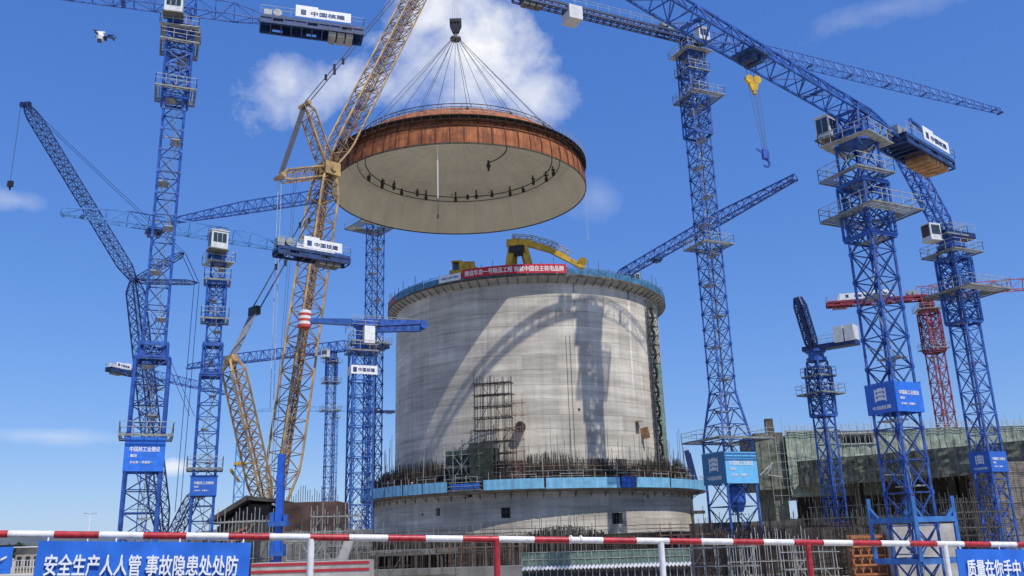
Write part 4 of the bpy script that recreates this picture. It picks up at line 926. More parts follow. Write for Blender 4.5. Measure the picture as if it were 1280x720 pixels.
# right front, jib over the road
D = 75
def big_hook(root, c, d, sd, zj, zt):
    J = V(c[0], c[1], zj); tp = at_z(938, 74, zj-.6)
    tm = MB(); tm.box(tp+Z*.3, (2.0, 2.2, .3), (d, sd, Z)); tm.box(tp-Z*.1+d*.4, (.6, 1.4, .6), (d, sd, Z)); tm.box(tp-Z*.1-d*.5, (.5, 1.6, .5), (d, sd, Z)); tm.build('trolley', [DEEP], root)
    hy = tp-Z*2.0; m = MB(); xv = unit(V(1, .3, 0)); yv = np.cross(Z, xv)
    for q in (-.42, .42):
        for a0 in (0,):
            m.bar(hy+xv*q*.85-yv*.16+Z*.15, hy+xv*q*.85+yv*.16+Z*.15, .34, 12)
    m.beam(hy, hy-Z*.85, .95, .3, tuple(yv), 0, .45, .25); m.bar(hy-Z*.9, hy-Z*1.15, .16, 8)
    hb = m.build('hook_block', [MACH], root)
    r = MB(); low = hy-Z*6.3+xv*.35
    for q in (-.5, -.12, .12, .5): r.bar(tp+xv*q, hy+xv*q*.9+Z*.4, .02); r.bar(hy+xv*q*.9-Z*.3, low+xv*q*.4+Z*.5, .02)
    r.build('hoist_rope', [ROPE], root)
    h = MB(); h.box(low, (.5, .3, .8), (xv, yv, Z)); h.beam(low+Z*.4-xv*.7, low, .12, .12)
    pts = [low-Z*.75+xv*.28*math.cos(a)+Z*.3*math.sin(a) for a in np.linspace(math.pi/2, -math.pi*.8, 9)]; h.bar(low-Z*.3, pts[0], .1, 6); h.tube(pts, .09, 6); h.build('hook', [BLUE], root)
    # raised service davit on the counter jib
    dv = MB(); p = c-d*11.5+Z*(zj+.4)+sd*.6; dv.bar(p, p+Z*2.6, .1); dv.beam(p+Z*2.6, p+Z*2.2-d*3.0, .3, .3); dv.build('davit', [BLUE], root)
    # pale collar frame low on the mast
    x, y = rot(R(26)); zc = zp(1150, 637, D); f = MB(); s = 2.25
    for i, j in ((1, 1), (1, -1), (-1, 1), (-1, -1)):
        q = V(c[0], c[1], 0)+x*i*s+y*j*s; f.beam(q+Z*(zc-4), q+Z*(zc+1.0), .28, .28, (1, 0, 0)); f.beam(q+Z*(zc+.2), V(c[0], c[1], zc-.9)+x*i*s*.55+y*j*s, .2, .2); f.beam(q+Z*(zc+.2), V(c[0], c[1], zc-.9)+x*i*s+y*j*s*.55, .2, .2)
    for a_, b_ in (((1, 1), (1, -1)), ((1, -1), (-1, -1)), ((-1, -1), (-1, 1)), ((-1, 1), (1, 1))):
        for dz in (-.8, -4): f.beam(V(c[0], c[1], zc+dz)+x*a_[0]*s+y*a_[1]*s, V(c[0], c[1], zc+dz)+x*b_[0]*s+y*b_[1]*s, .3, .42)
    f.build('anchor_frame', [mat('collar blue paint', (.04, .17, .46), .5, var=.3, scale=.8, grime=.3)], root)
tower_crane('blue tower crane with a yellow hook block under its large overhead jib', 1065, 145, D, [(1, 960, 80), (-1, 1207, 224), (-1, 1150, 192)], w=2.55, jib=44, cjib=19, yaw=R(26), style='X', panel=2.7,
            sign=(zp(1127, 499, D), 2.5, 3.15), sign_mats=(SIGNB, SIGND), plats=[(zp(1088, 268, D), 6.2, (.5, 0)), (zp(1070, 222, D), 4.6, (-.6, 0))], collars=[(zp(1090, 298, D), zp(1085, 232, D))],  # left board face in a darker blue, its shade put into the colour
            cr=.13, br=.066, hj=2.0, wj=2.1, deckw=3.0, cab_side=-1, extra=big_hook, jcr=.12, jbr=.06, jstyle='zig', box_text='中国核建', cweights=5, cw_mat=mat('ochre ballast blocks', (.42, .22, .10), .8, var=.4))
# behind the dome
D = 175
tower_crane('blue tower crane rising behind the dome with its long jib reaching left', 470, 240, D, [(1, 215, 287), (1, 400, 247)], w=2.7, jib=52, cjib=14, yaw=yaw_view(470, 400, D, R(30)), style='X', panel=2.8,
            plats=[(zp(466, 285, D), 8.2, (-1.0, 0)), (zp(466, 430, D), 4.6, (.6, 0))], cr=.15, br=.07, trolley=13.5, rope=4, hj=2.6, wj=2.0, jcr=.16, jbr=.075)
D = 240
tower_crane('slim blue tower crane between the ochre boom and the striped drum tower', 415, 440, D, [(1, 245, 463), (-1, 488, 433)], w=2.2, jib=50, cjib=17.5, yaw=yaw_view(413, 500, D, R(12)), style='zig', panel=2.8,
            plats=[(zp(414, 478, D), 4.6, (0, 0)), (zp(413, 513, D), 5.0, (0, 0))], collars=[(zp(414, 478, D), zp(414, 448, D))], cr=.17, br=.075, boxes=True, jcr=.19, jbr=.09, hj=2.8, wj=2.0, paint=BLUE)
D = 400
tower_crane('tiny distant tower crane with a thin level jib behind the slim crane', 419, 514, D, [(1, 322, 514), (-1, 490, 514)], w=2.4, jib=34, cjib=27, yaw=yaw_view(419, 514, D, .2), panel=4, style='zig', cab=False, boxes=False, rail_cj=False, cr=.15, br=.07, paint=SKYB)
D = 230
tower_crane('distant tower crane with a white board, mostly hidden behind the tall left crane', 192, 473, D, [(-1, 150, 463), (1, 255, 487)], w=2.2, jib=30, cjib=16, yaw=yaw_view(192, 473, D), panel=3.4, cr=.13, br=.06, plats=[], cab=False, jcr=.13, jbr=.06)
D = 200
tower_crane('blue tower crane hidden behind the silo with only its rising jib showing', 782, 345, D, [(1, 995, 224)], w=2.6, jib=61, cjib=12, yaw=yaw_view(782, 345, D, .4), style='X', panel=3.2, cr=.15, br=.07, trolley=14, rope=0, jcr=.17, jbr=.08, hj=2.3, wj=1.9, boxes=False)
D = 180
tower_crane('red lattice tower crane far right behind the netted building', 1157, 371, D, [(-1, 1040, 376), (1, 1278, 358)], w=2.6, jib=34, cjib=20, yaw=yaw_view(1170, 450, D, .6), style='X', panel=3.0, paint=REDP, jib_paint=mat('faded red jib paint', (.42, .08, .11), .55, var=.3), collars=[(zp(1160, 440, D), zp(1157, 392, D))],
            plats=[(zp(1164, 436, D), 4.4, (0, 0))], cr=.16, br=.075, hj=2.3, wj=1.8, jcr=.13, jbr=.07, jn=12, cw_mat=REDP, deckw=2.4, box_text='建设集团', truss_tail=False)

def luffing_crane(label, px, py, dist, tip, boom_w, w, yaw, tail_px, plats=(), collars=(), sign=None, sign_mats=(SIGNB,), style='X', panel=2.4, cr=.15, br=.06, cab=None, weight=None, boom_base=None, zb=0.0, solid=False, aframe=True):
    J = at(px, py, dist); c = V(J[0], J[1], 0); zt = J[2]; root = thing('luffing_crane', label, 'crane', V(J[0], J[1], zb)); x, y = rot(yaw)
    m = MB(); lattice(m, c+Z*zb, c+Z*zt, w, w, int((zt-zb)/panel), cr, br, x, style=style); m.build('mast', [BLUE], root)
    m = MB(); 
    for s_ in (-.2, .2): m.bar(c+x*.3+y*s_+Z*zb, c+x*.3+y*s_+Z*zt, .03)
    k = zb+4
    while k < zt: m.box(c+Z*k+x*.3*(-1)**int(k), (w*.45, w*.8, .06), (x, y, Z)); k += 5
    m.build('ladder', [GREY], root)
    for z0, z1 in collars:
        m = MB(); lattice(m, c+Z*z0, c+Z*z1, w+.5, w+.5, max(1, int((z1-z0)/2)), cr*1.2, br*1.4, x, style='X')
        for zz in (z0, z1):
            for i, j in ((1, 0), (-1, 0), (0, 1), (0, -1)):
                q = c+Z*zz+(x*i+y*j)*(w+.5)/2; t_ = y if i else x; m.beam(q-t_*(w+.5)/2, q+t_*(w+.5)/2, .14, .35)
        m.build('climbing_frame', [BLUE], root)
    for pz, size, off in plats: platform(root, (J[0], J[1], pz), yaw, w+.3, size, off)
    if sign: sign_box(root, (J[0], J[1], sign[0]), yaw, w+.45, sign[1], sign_mats)
    tp = at(*tip); bb = J+Z*1.6 if boom_base is None else at(*boom_base); tl = at(*tail_px)
    hd = V(tp[0]-J[0], tp[1]-J[1], 0); hd = unit(hd) if np.linalg.norm(hd) > .5 else V(-1, 0, 0); td = unit(V(tl[0]-J[0], tl[1]-J[1], 0)); sdv_ = np.cross(td, Z)
    m = MB(); m.lathe([(0, zt), (w*.7, zt), (w*.7, zt+.5), (w*.55, zt+.6), (w*.55, zt+1.2), (w*.7, zt+1.3), (w*.7, zt+1.7), (0, zt+1.7)], 18, c, close=False); m.build('slewing_unit', [BLUE], root)
    m = MB(); m.beam(J+Z*1.9-td*1.6, V(tl[0], tl[1], J[2]+1.9+(tl[2]-J[2])*.0)+td*0, 1.9, .7); q = V(tl[0], tl[1], J[2]+2.3); 
    cj = m.build('counter_jib', [NAVY], root); m = MB()
    for s_ in (-1, 1): railing(m, [J+Z*2.3+sdv_*s_*1.05, q+sdv_*s_*1.05], 1.05, .03)
    m.build('railing', [RAILG], cj)
    if weight:
        for k in (0, 1):
            m = MB(); m.box(q-td*(.7+1.5*k)+Z*weight[1], (1.3, 2.2, weight[0]), (td, sdv_, Z)); m.build('counterweight', [CREAM], root)
    sb_ = np.cross(unit(tp-bb), td); sb_ = unit(sb_) if np.linalg.norm(sb_) > .1 else sdv_
    m = MB(); lattice(m, bb, tp, boom_w, boom_w*.85, max(6, int(np.linalg.norm(tp-bb)/1.7)), cr*.95, br, sb_, style='X', taper=(.1, .08), tmin=.6)
    if solid:
        u_ = np.cross(sb_, unit(tp-bb))
        for s_ in (-1, 1): m.beam(bb+sb_*s_*boom_w*.45, tp+sb_*s_*boom_w*.45, .3, .5, tuple(u_))
    m.build('luffing_jib', [NAVY if solid else BLUE], root)
    if aframe:
        m = MB(); top = J+Z*7.0+td*1.2
        for s_ in (-.8, .8): m.bar(J+Z*1.8+sdv_*s_, top+sdv_*s_*.5, .14); m.bar(J+Z*2+td*3.2+sdv_*s_, top+sdv_*s_*.5, .12); m.bar(top+sdv_*s_*.4, tp, .035)
        m.build('a_frame', [BLUE], root)
    if cab:
        q = at(*cab); m = MB(); m.box(q, (1.7, 1.5, 2.1), (hd, np.cross(Z, hd), Z)); m.box(q-Z*1.1, (1.9, 1.7, .15), (hd, np.cross(Z, hd), Z)); co = m.build('cab', [CREAM], root)
        m = MB(); m.box(q+hd*.86+Z*.15, (.03, 1.2, 1.5), (hd, np.cross(Z, hd), Z))
        for s_ in (-1, 1): m.box(q+np.cross(Z, hd)*s_*.76+Z*.2, (1.3, .03, 1.2), (hd, np.cross(Z, hd), Z))
        m.build('window', [GLASS], co)
    return root
D = 105
luffing_crane('big blue luffing crane beside the red crane, its jib behind a counter jib', 1189, 312, D, (1119, 172, 103), 1.75, 2.35, R(24), (1212, 300, 106.5),
              plats=[(zp(1190, 318, D), 5.0, (0, 0)), (zp(1196, 366, D), 7.0, (.8, -.4)), (zp(1176, 298, D), 3.6, (-.6, 0))], collars=[(zp(1203, 404, D), zp(1192, 325, D))], sign=(zp(1243, 578, D), 2.3), sign_mats=(SIGND, SIGND), cab=(1164, 291, 103.5), boom_base=(1184, 292, 104.5), aframe=False, panel=2.5)
D = 125
luffing_crane('small blue luffing crane with a white counterweight in front of the netted building', 1021, 452, D, (997, 372, 124), 1.5, 2.0, R(30), (1074, 440, 121), plats=[(zp(1027, 492, D), 4.7, (0, 0)), (zp(1024, 470, D), 3.4, (0, 0))], collars=[(zp(1030, 520, D), zp(1023, 460, D))], weight=(2.3, .9), boom_base=(1017, 438, 124.5), solid=True, aframe=False, panel=2.2, br=.07)

# tower mounted placing boom left of the silo (folded box beams)
D = 115
J = at(452, 440, D); c = V(J[0], J[1], 0); pbm = thing('placing_boom', 'blue lattice tower with folded placing boom arms and a red striped drum', 'placing boom', c); yw = yaw_view(450, 540, D, R(14)); x, y = rot(yw); zt = J[2]
mb = MB(); lattice(mb, c, c+Z*zt, 2.75, 2.75, 15, .15, .07, x, style='K'); lattice(mb, c, c+Z*zt, 2.0, 2.0, 15, .06, .05, x, style='zig'); mb.build('mast', [BLUE2], pbm)
platform(pbm, (J[0], J[1], zt), yw, 2.0, 3.7); platform(pbm, (J[0], J[1], zp(452, 428, D)), yw, 1.6, 3.0)
mb = MB(); mb.lathe([(0, zt), (1.0, zt), (.8, zt+1.0), (.8, zt+3.2), (1.2, zt+3.4), (1.2, zt+3.9), (0, zt+3.9)], 16, c, close=False); mb.build('slewing_unit', [BLUE], pbm)
ht = zp(455, 404, D); mb = MB(); xr = unit(at(530, 408, 116)-at(455, 404, D)); xr[2] = 0; xr = unit(xr)
mb.beam(c+Z*(ht-.1), c+Z*(ht+.1)+xr*8.3, 1.0, 1.0, m=0, wd2=.8, ht2=.55); mb.beam(c+Z*(ht-.95)+xr*1.9, c+Z*(ht-.75)+xr*7.9, .8, .6, m=0, wd2=.7, ht2=.75); mb.bar(c+Z*(ht-.3)+xr*8.2-y*.6, c+Z*(ht-.3)+xr*8.2+y*.6, .55, 12); mb.bar(c+Z*(ht+.55)+xr*.5, c+Z*(ht+.3)+xr*8, .09, 6); mb.build('folded_arm', [BLUE], pbm)
mb = MB(); mb.beam(c+Z*(ht+.05), c+Z*(ht+.35)-xr*7.0, .9, .9, wd2=.7, ht2=.6); mb.build('counter_arm', [BLUE2], pbm)
mb = MB(); p = c-xr*7.6+Z*(ht-.6)
for k in range(6): mb.lathe([(0, k*.38), (.85, k*.38), (.85, k*.38+.38), (0, k*.38+.38)], 18, p, m=k % 2, close=False)
mb.build('striped_drum', [mat('faded red stripe', (.55, .06, .05), .6, var=.2), WHITE], pbm)
mb = MB(); q = c+Z*zp(457, 421, D)-y*1.2+x*.6; mb.box(q, (1.4, 1.3, 2.3), (x, y, Z)); co = mb.build('cab', [WHITE], pbm); mb = MB(); mb.box(q+x*.71+Z*.2, (.03, .9, 1.2), (x, y, Z)); mb.build('window', [GLASS], co)
mb = MB(); pz = c+Z*zp(452, 428, D)+Z*1.5+x*0; railing(mb, [pz+x*1.8*i+y*1.8*j for i, j in ((-1, -1), (1, -1), (1, 1), (-1, 1))], 1.1, .035, closed=True); railing(mb, [c+Z*(ht+.5)-x*1.4, c+Z*(ht+.5)+x*7.6], .6, .03, step=.9); mb.build('railing', [RAILG], pbm)
bz = zp(450, 465, D); mb = MB(); nrm = -y; mb.box(c+Z*bz+nrm*1.62, (3.5, .08, 1.15), (x, y, Z)); mb.box(c+Z*bz-x*1.7+nrm*.5, (.08, 2.2, 1.15), (x, y, Z)); bo = mb.build('name_board', [WHITE], pbm); lt = MB(); put_text(lt, '中国核建', c+Z*bz+nrm*1.67+x*.3, x, Z, 2.2, .5); lt.box(c+Z*bz+nrm*1.68-x*1.25, (.5, .03, .6), (x, y, Z)); lt.build('lettering', [DEEP], bo)

# small blue mast behind the ochre derrick
b0 = at(297, 640, 180)*V(1, 1, 0); mst = thing('blue_mast', 'short blue lattice mast with a yellow foot behind the ochre derrick', 'mast', b0); zt = zp(297, 528, 180); x, y = rot(.3)
mb = MB(); lattice(mb, b0, b0+Z*zt, 1.9, 1.9, 10, .13, .06, x, style='X'); mb.build('mast', [SKYB], mst)
mb = MB(); mb.box(b0+Z*zp(297, 580, 180), (2.6, 2.6, .5), (x, y, Z)); mb.beam(b0+Z*(zp(297, 602, 180)), b0+Z*(zp(297, 602, 180)+2.5)-V(2, 0, 0), .6, .5); mb.build('collar', [MACH], mst)
# solid blue column with anchor brackets in front of the boom foot
D = 95; b0 = at(346, 715, D)*V(1, 1, 0); bc = thing('blue_column', 'solid blue square steel column in front of the ochre boom foot', 'column', b0)
mb = MB(); zt = zp(349, 568, D); mb.box(b0+Z*zt/2, (.68, .68, zt)); mb.build('shaft', [mat('column bright blue', (.02, .12, .60), .4, var=.2, scale=1, grime=.2)], bc)
for py, s_ in ((655, 1.8), (692, 1.5), (715, 1.4)):
    mb = MB(); zz = zp(347, py, D); mb.box(b0+Z*zz, (s_, s_, .5)); mb.box(b0+Z*zz-V(s_*.38, 0, -.6), (.5, .5, 1.2)); mb.box(b0+Z*zz+V(s_*.38, 0, .45), (.4, .6, 1.0)); mb.build('bracket', [BLUE2], bc)

# ================================================================== YELLOW MACHINES ON THE SILO TOP
pm_ = thing('placing_boom', 'yellow two legged concrete placing boom arching over the silo rim', 'placing boom', cyl(20.5, .05, ZT+.9))
YD = 139.5
Pq = lambda px, py, dy=0: at(px, py, YD+dy)
mb = MB()
for a_, b_ in (((632, 352), (640, 306)), ((668, 352), (655, 308))): mb.beam(Pq(*a_), Pq(*b_), .95, .95, (0, 1, 0), 0, 1.15, 1.15)
for a_, b_ in (((640, 352), (646, 306)), ((662, 350), (652, 308))): mb.beam(Pq(*a_, 4), Pq(*b_, 2), .8, .8, (0, 1, 0))
mb.beam(Pq(633, 304), Pq(664, 304), 1.3, 1.0); mb.build('leg_frame', [MACH], pm_)
mb = MB(); pts = [Pq(640, 302), Pq(662, 305), Pq(686, 312), Pq(706, 322), Pq(722, 331)]
for i, (a_, b_) in enumerate(zip(pts[:-1], pts[1:])): mb.beam(a_, b_+(b_-a_)*.08, 1.0-.08*i, 1.05-.12*i, (0, 1, 0))
mb.bar(Pq(728, 327, -.6), Pq(728, 327, .6), .75, 12); mb.beam(Pq(722, 331), Pq(731, 334), .9, .8); mb.build('arm', [MACH], pm_)
mb = MB(); pts2 = [Pq(640, 298), Pq(664, 300), Pq(690, 307), Pq(712, 319)]
for a_, b_ in zip(pts2[:-1], pts2[1:]):
    lattice(mb, a_+Z*.35, b_+Z*.35, 1.0, .7, 5, .05, .035, V(0, 1, 0), style='zig')
mb.build('railing', [RAILG], pm_)
mb = MB(); mb.box(Pq(646, 313), (2.6, 1.4, 1.2)); mb.beam(Pq(640, 320), Pq(660, 318), .3, .3); mb.bar(Pq(643, 300), Pq(643, 295), .12); mb.build('pump_unit', [BLACK], pm_)
ex = thing('small_loader', 'small yellow machine with an open cab left of the placing boom on the silo top', 'machine', cyl(20.5, -.35, ZT+.9)); q = at(578, 335, 141)
mb = MB(); mb.box(q+V(.8, 0, .1), (2.6, 1.8, 1.5)); mb.beam(q+V(1.2, 0, .3), q+V(3.4, 0, -1.0), .8, .7); mb.box(q-Z*.9, (4.2, 2.0, .5)); mb.build('body', [MACH], ex)
mb = MB()
for i, j in ((-1, -1), (1, -1), (1, 1), (-1, 1)): mb.bar(q+V(-.9+.7*i, .7*j, -.8), q+V(-.9+.7*i, .7*j, 1.0), .1)
mb.box(q+V(-.9, 0, 1.0), (1.8, 1.7, .2)); mb.build('cab', [MACH], ex); mb = MB(); mb.box(q+V(-.9, .3, .1), (1.2, .9, 1.5)); mb.build('window', [GLASS], ex)
# dark inclined arm and post at the right end of the lower walkway
b0 = cyl(29.0, 1.18, ZL); pa = thing('loading_arm', 'dark blue leaning steel arm at the right end of the teal walkway', 'arm', b0); dd = SY-29*math.cos(1.18)
mb = MB(); mb.beam(at(869, 612, dd), at(858, 563, dd), .75, .5, (0, 1, 0)); mb.beam(at(874, 612, dd), at(862, 566, dd), .3, .3, (0, 1, 0)); mb.build('arm', [NAVY], pa); mb = MB(); mb.bar(at(869, 612, dd), at(874, 614, dd), .5, 8); mb.build('pivot', [DEEP], pa)
po = at(876, 690, 150)*V(1, 1, 0); pp = thing('prop_tower', 'rusty blue prop tower under the right end of the walkway', 'prop', po)
mb = MB(); lattice(mb, po, V(po[0], po[1], zp(876, 618, 150)), 1.6, 1.6, 6, .13, .09, style='X'); mb.build('frame', [NAVY], pp); mb = MB()
for k in range(3): mb.box(V(po[0], po[1], 2+k*3.3), (2.2, 1.8, .5))
mb.build('bracket', [RUST], pp)
# ================================================================== NETTED BUILDING ON THE RIGHT
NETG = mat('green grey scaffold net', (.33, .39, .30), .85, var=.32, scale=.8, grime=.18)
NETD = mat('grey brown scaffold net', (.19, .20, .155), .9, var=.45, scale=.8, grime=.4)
nb_ = thing('netted_building', 'long unfinished concrete building wrapped in green nets and scaffolding at right', 'building', (75, 150, 0))
mb = MB(); zt = zp(1040, 541, 150)
# upper storey, netted
mb.box((46.0+42, 162, (10.8+zt)/2), (84, 24, zt-10.8)); mb.build('upper_storey', [CONCD], nb_)
nm = MB(); n = 60
def net_sheet(x0, x1, yy, z0, z1, amp=.25, nxx=70, nzz=10):
    m = MB(); vs = []
    for i in range(nxx+1):
        for j in range(nzz+1):
            vs.append((x0+(x1-x0)*i/nxx, yy-.1+amp*(math.sin(i*1.9+j*.8)*.4+random.uniform(-.35, .35)), z0+(z1-z0)*j/nzz))
    m.add(vs, [(i*(nzz+1)+j, (i+1)*(nzz+1)+j, (i+1)*(nzz+1)+j+1, i*(nzz+1)+j+1) for i in range(nxx) for j in range(nzz)]); return m
w0, w1 = at(1051, 545, 148.4)[0], at(1092, 545, 148.4)[0]; wz1, wz0 = zp(1070, 543, 148.4), zp(1070, 554, 148.4); X0 = at(983, 560, 148.4)[0]
for (x0, x1, z0, z1) in ((X0, w0, 10.5, zt+.4), (w1, 131, 10.5, zt+.1), (w0, w1, 10.5, wz0)):
    net_sheet(x0, x1, 148.6, z0, z1, .25, max(8, int((x1-x0)*1.2))).build('net_sheet', [NETG], nb_)
mb = MB(); mb.box(((w0+w1)/2, 149.6, (wz0+wz1)/2), (w1-w0, .3, wz1-wz0)); mb.build('window_void', [BLACK], nb_)  # black sheet paints in the unlit room behind the window
mb = MB(); mb.box(((w0+w1)/2, 148.5, wz1+.35), (w1-w0+1.2, .8, .5)); mb.box(((w0+w1)/2, 148.5, wz0-.1), (w1-w0+.6, .5, .2))
for k in range(8): mb.bar(V(w0+(w1-w0)*k/7, 148.4, wz0), V(w0+(w1-w0)*k/7, 148.4, wz1), .06)
mb.build('window_frame', [RAILG], nb_)
# left dark return tower
mb = MB(); xl = at(944, 560, 150)[0]; zb1, zb2 = zp(965, 612, 150), zp(970, 541, 150); mb.box(((xl+X0)/2, 155, (zb1+zb2)/2), (X0-xl, 11, zb2-zb1)); mb.box((X0-1.2, 155, zb1/2), (2.4, 9, zb1)); mb.build('corner_tower', [NETD], nb_)
mb = MB(); mb.box(((xl+X0)/2+.6, 151, zp(960, 534, 150)), (1.2, 1.2, 3)); mb.build('corner_post', [TIMBER], nb_)
MIDB = mat('pale formwork boards', (.30, .26, .20), .85, var=.45, scale=1.0)
# terrace in front: a deck running towards the road, deep shade below
def tw(t): return V(46+t*40, 147.5-t*44, 0)      # front edge of the terrace, far left to near right
dirn = unit(tw(1)-tw(0)); nn = V(dirn[1], -dirn[0], 0); nn = nn if nn[1] < 0 else -nn
zs0, zs1 = zp(1000, 606, 146), zp(1000, 581, 146)
TQ = (dirn, nn, Z)
mb = MB(); mid = (tw(0)+tw(1))/2; ln = np.linalg.norm(tw(1)-tw(0))
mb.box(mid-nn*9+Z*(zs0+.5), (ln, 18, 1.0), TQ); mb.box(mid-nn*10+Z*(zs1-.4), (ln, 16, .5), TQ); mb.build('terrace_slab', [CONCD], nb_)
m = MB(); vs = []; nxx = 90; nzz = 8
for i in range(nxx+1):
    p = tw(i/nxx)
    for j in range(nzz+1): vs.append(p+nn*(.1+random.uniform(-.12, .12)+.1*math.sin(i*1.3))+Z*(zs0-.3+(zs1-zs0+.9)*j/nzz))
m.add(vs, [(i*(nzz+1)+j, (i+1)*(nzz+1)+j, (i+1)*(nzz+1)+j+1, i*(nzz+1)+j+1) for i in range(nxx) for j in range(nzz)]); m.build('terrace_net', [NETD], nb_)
mb = MB()
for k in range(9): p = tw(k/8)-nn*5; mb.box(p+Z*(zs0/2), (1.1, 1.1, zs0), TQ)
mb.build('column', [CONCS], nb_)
mb = MB(); mb.box(mid-nn*9+dirn*5+Z*zs0/2, (ln-10, .5, zs0), TQ); mb.box((93, 163, 5.5), (86, .5, 11)); mb.build('rear_wall', [CONCS], nb_)
bs = thing('bay_scaffold', 'pale tube scaffold standing in the shaded bays under the terrace of the right building', 'scaffold', mid-nn*4); mb = MB()
for i in range(46):
    p = tw(0)+(tw(1)-tw(0))*i/45-nn*(1.2+random.random()*2.2); mb.bar(p+Z*1, p+Z*(zs0-random.uniform(.2, 3)), .05)
for k in range(5):
    for q in range(6):
        if random.random() < .7: p0, p1 = tw(q/6)-nn*1.6, tw((q+random.uniform(.5, 1))/6)-nn*1.6; zz = 2+k*1.7+random.uniform(-.2, .2); mb.bar(p0+Z*zz, p1+Z*zz, .045)
mb.build('poles', [RAILG], bs)
for q in range(7):
    mb = MB(); p0, p1 = tw((q+.1)/8)-nn*2.0, tw((q+random.uniform(.4, .9))/8)-nn*2.0; zz = random.uniform(3, 7); mb.box((p0+p1)/2+Z*zz, (np.linalg.norm(p1-p0), .6, random.uniform(.3, 1.3)), TQ); mb.build('boards', [MIDB], bs)
mb = MB()
for k in range(3): mb.box(mid-nn*(1.8+k*1.6)+dirn*(5-k)+Z*(1.4+k*1.1), (ln*.95, 1.5, .4), TQ)
mb.build('lower_slab', [CONCD], nb_)
# scaffold standing before net sheets
sc_ = MB()
for i in range(70):
    xx = X0-3+i*1.25; h_ = zt+random.uniform(.6, 2.6); sc_.bar((xx, 148.1, 9.5), (xx, 148.1, h_), .04)
for k in range(6): zz = 10.8+k*1.35; sc_.bar((X0-3, 148.05, zz), (131, 148.05, zz), .035)
for i in range(14): xx = X0+i*6; sc_.bar((xx, 148.0, 10.8), (xx+4, 148.0, zt), .03)
t = thing('facade_scaffold', 'pole scaffold in front of the upper green nets of the right building', 'scaffold', (X0, 148, 9.5)); sc_.build('poles', [RAILG], t)
pf = MB()
for i in range(90):
    xx = X0+i*.93; pf.bar((xx, 148.0, zt-.2), (xx, 148.0, zt+random.uniform(.7, 1.5)), .04)
for q in range(3): pf.bar((X0, 147.95, zt+.2+q*.4), (131, 147.95, zt+.2+q*.4), .05)
t2 = thing('edge_rail', 'pale guard rails along the top edge of the netted building', 'guard rail', (X0, 148, zt)); pf.build('rail', [mat('pale tube rail', (.50, .50, .44), .6, var=.25, scale=2)], t2)
sc_ = MB()
for i in range(64):
    p = tw(i/63)+nn*.5; sc_.bar(p+Z*(zs0-.8), p+Z*(zs1+random.uniform(.4, 2.2)), .04)
for k in range(4): sc_.bar(tw(0)+nn*.5+Z*(zs0+k*1.25), tw(1)+nn*.5+Z*(zs0+k*1.25), .035)
t = thing('facade_scaffold', 'pole scaffold along the lower terrace of the right building', 'scaffold', tw(0)+Z*zs0); sc_.build('poles', [TUBE], t)
bcx = at(958, 588, 146); mb = MB()
for a_, b_ in (((950, 594), (966, 578)), ((958, 594), (964, 582)), ((956, 593), (978, 596))): mb.beam(at(*a_, 146), at(*b_, 146), .35, .2)
o = mb.build('timber_props', [RAILG]); tag(o, 'pale propped beams leaning on the left corner of the right building', 'props')
# stacked brickwork / boards at far right
sx0 = at(1252, 640, 118); st_ = thing('board_stack', 'tall stack of grey brown boards and planks at the far right edge', 'stack', sx0*V(1, 1, 0)+V(4, 3, 0))
mb = MB(); k = 0
zz = 0
while zz < zp(1258, 577, 118): 
    mb.box(sx0*V(1, 1, 0)+V(5+random.uniform(-.12, .12), 4, zz+.14), (10, 6, .27+random.uniform(-.05, .0))); zz += .28
mb.build('boards', [mat('grey brown boards', (.25, .22, .185), .9, var=.45, scale=.9)], st_)
for x_, lab in ((1215, 'tube scaffold left of the board stack at far right'),): pass
scaffold('tube_scaffold', 'tube scaffold standing before the board stack at far right', at(1268, 660, 114)*V(1, 1, 0), R(8), 5, 1, 6, 1.5, 1.2, 1.9, TUBE, .04, seed=21)

# ================================================================== MIDGROUND: low works between the road and the drum
def at0(px, dist): p = at(px, 690, dist); return V(p[0], p[1], 0)
# dark hall with a sloping roof, left of the drum
D = 104; h0 = at0(270, D); h1 = at0(334, D); hall = thing('dark_hall', 'low dark hall with a sloping roof behind the blue column', 'building', (h0+h1)/2)
mb = MB(); zl_, zr_ = zp(275, 645, D), zp(328, 616, D); wd_ = h1[0]-h0[0]
mb.add([(h0[0], D, 0), (h1[0], D, 0), (h1[0], D, zr_-1.4), (h0[0]+wd_*.62, D, zr_-1.2), (h0[0], D, zl_-1.2)]+[(h0[0], D+9, 0), (h1[0], D+9, 0), (h1[0], D+9, zr_-1.4), (h0[0]+wd_*.62, D+9, zr_-1.2), (h0[0], D+9, zl_-1.2)], [(0, 1, 2, 3, 4), (9, 8, 7, 6, 5), (0, 5, 6, 1), (1, 6, 7, 2), (4, 3, 8, 9), (0, 4, 9, 5), (2, 7, 8, 3)]); mb.build('wall', [mat('dark brown hall cladding', (.06, .05, .045), .85, var=.5, scale=.6)], hall)
mb = MB(); mb.beam(V(h0[0]-.8, D+4, zl_-.7), V(h0[0]+wd_*.62, D+4, zr_-.5), 10.5, .5); mb.beam(V(h0[0]+wd_*.62, D+4, zr_-.6), V(h1[0]+.5, D+4, zr_-.9), 10.5, .4); mb.build('roof', [mat('dark roof sheet', (.075, .07, .062), .7, var=.4, scale=.6)], hall)
mb = MB()
for k in range(5):
    z_ = zl_-2.6-k*.9; mb.beam(V(h0[0]+.4, D-.12, z_), V(h0[0]+wd_*.6, D-.12, z_+1.3), .1, .28)
mb.build('wall_rail', [RUSTL], hall)
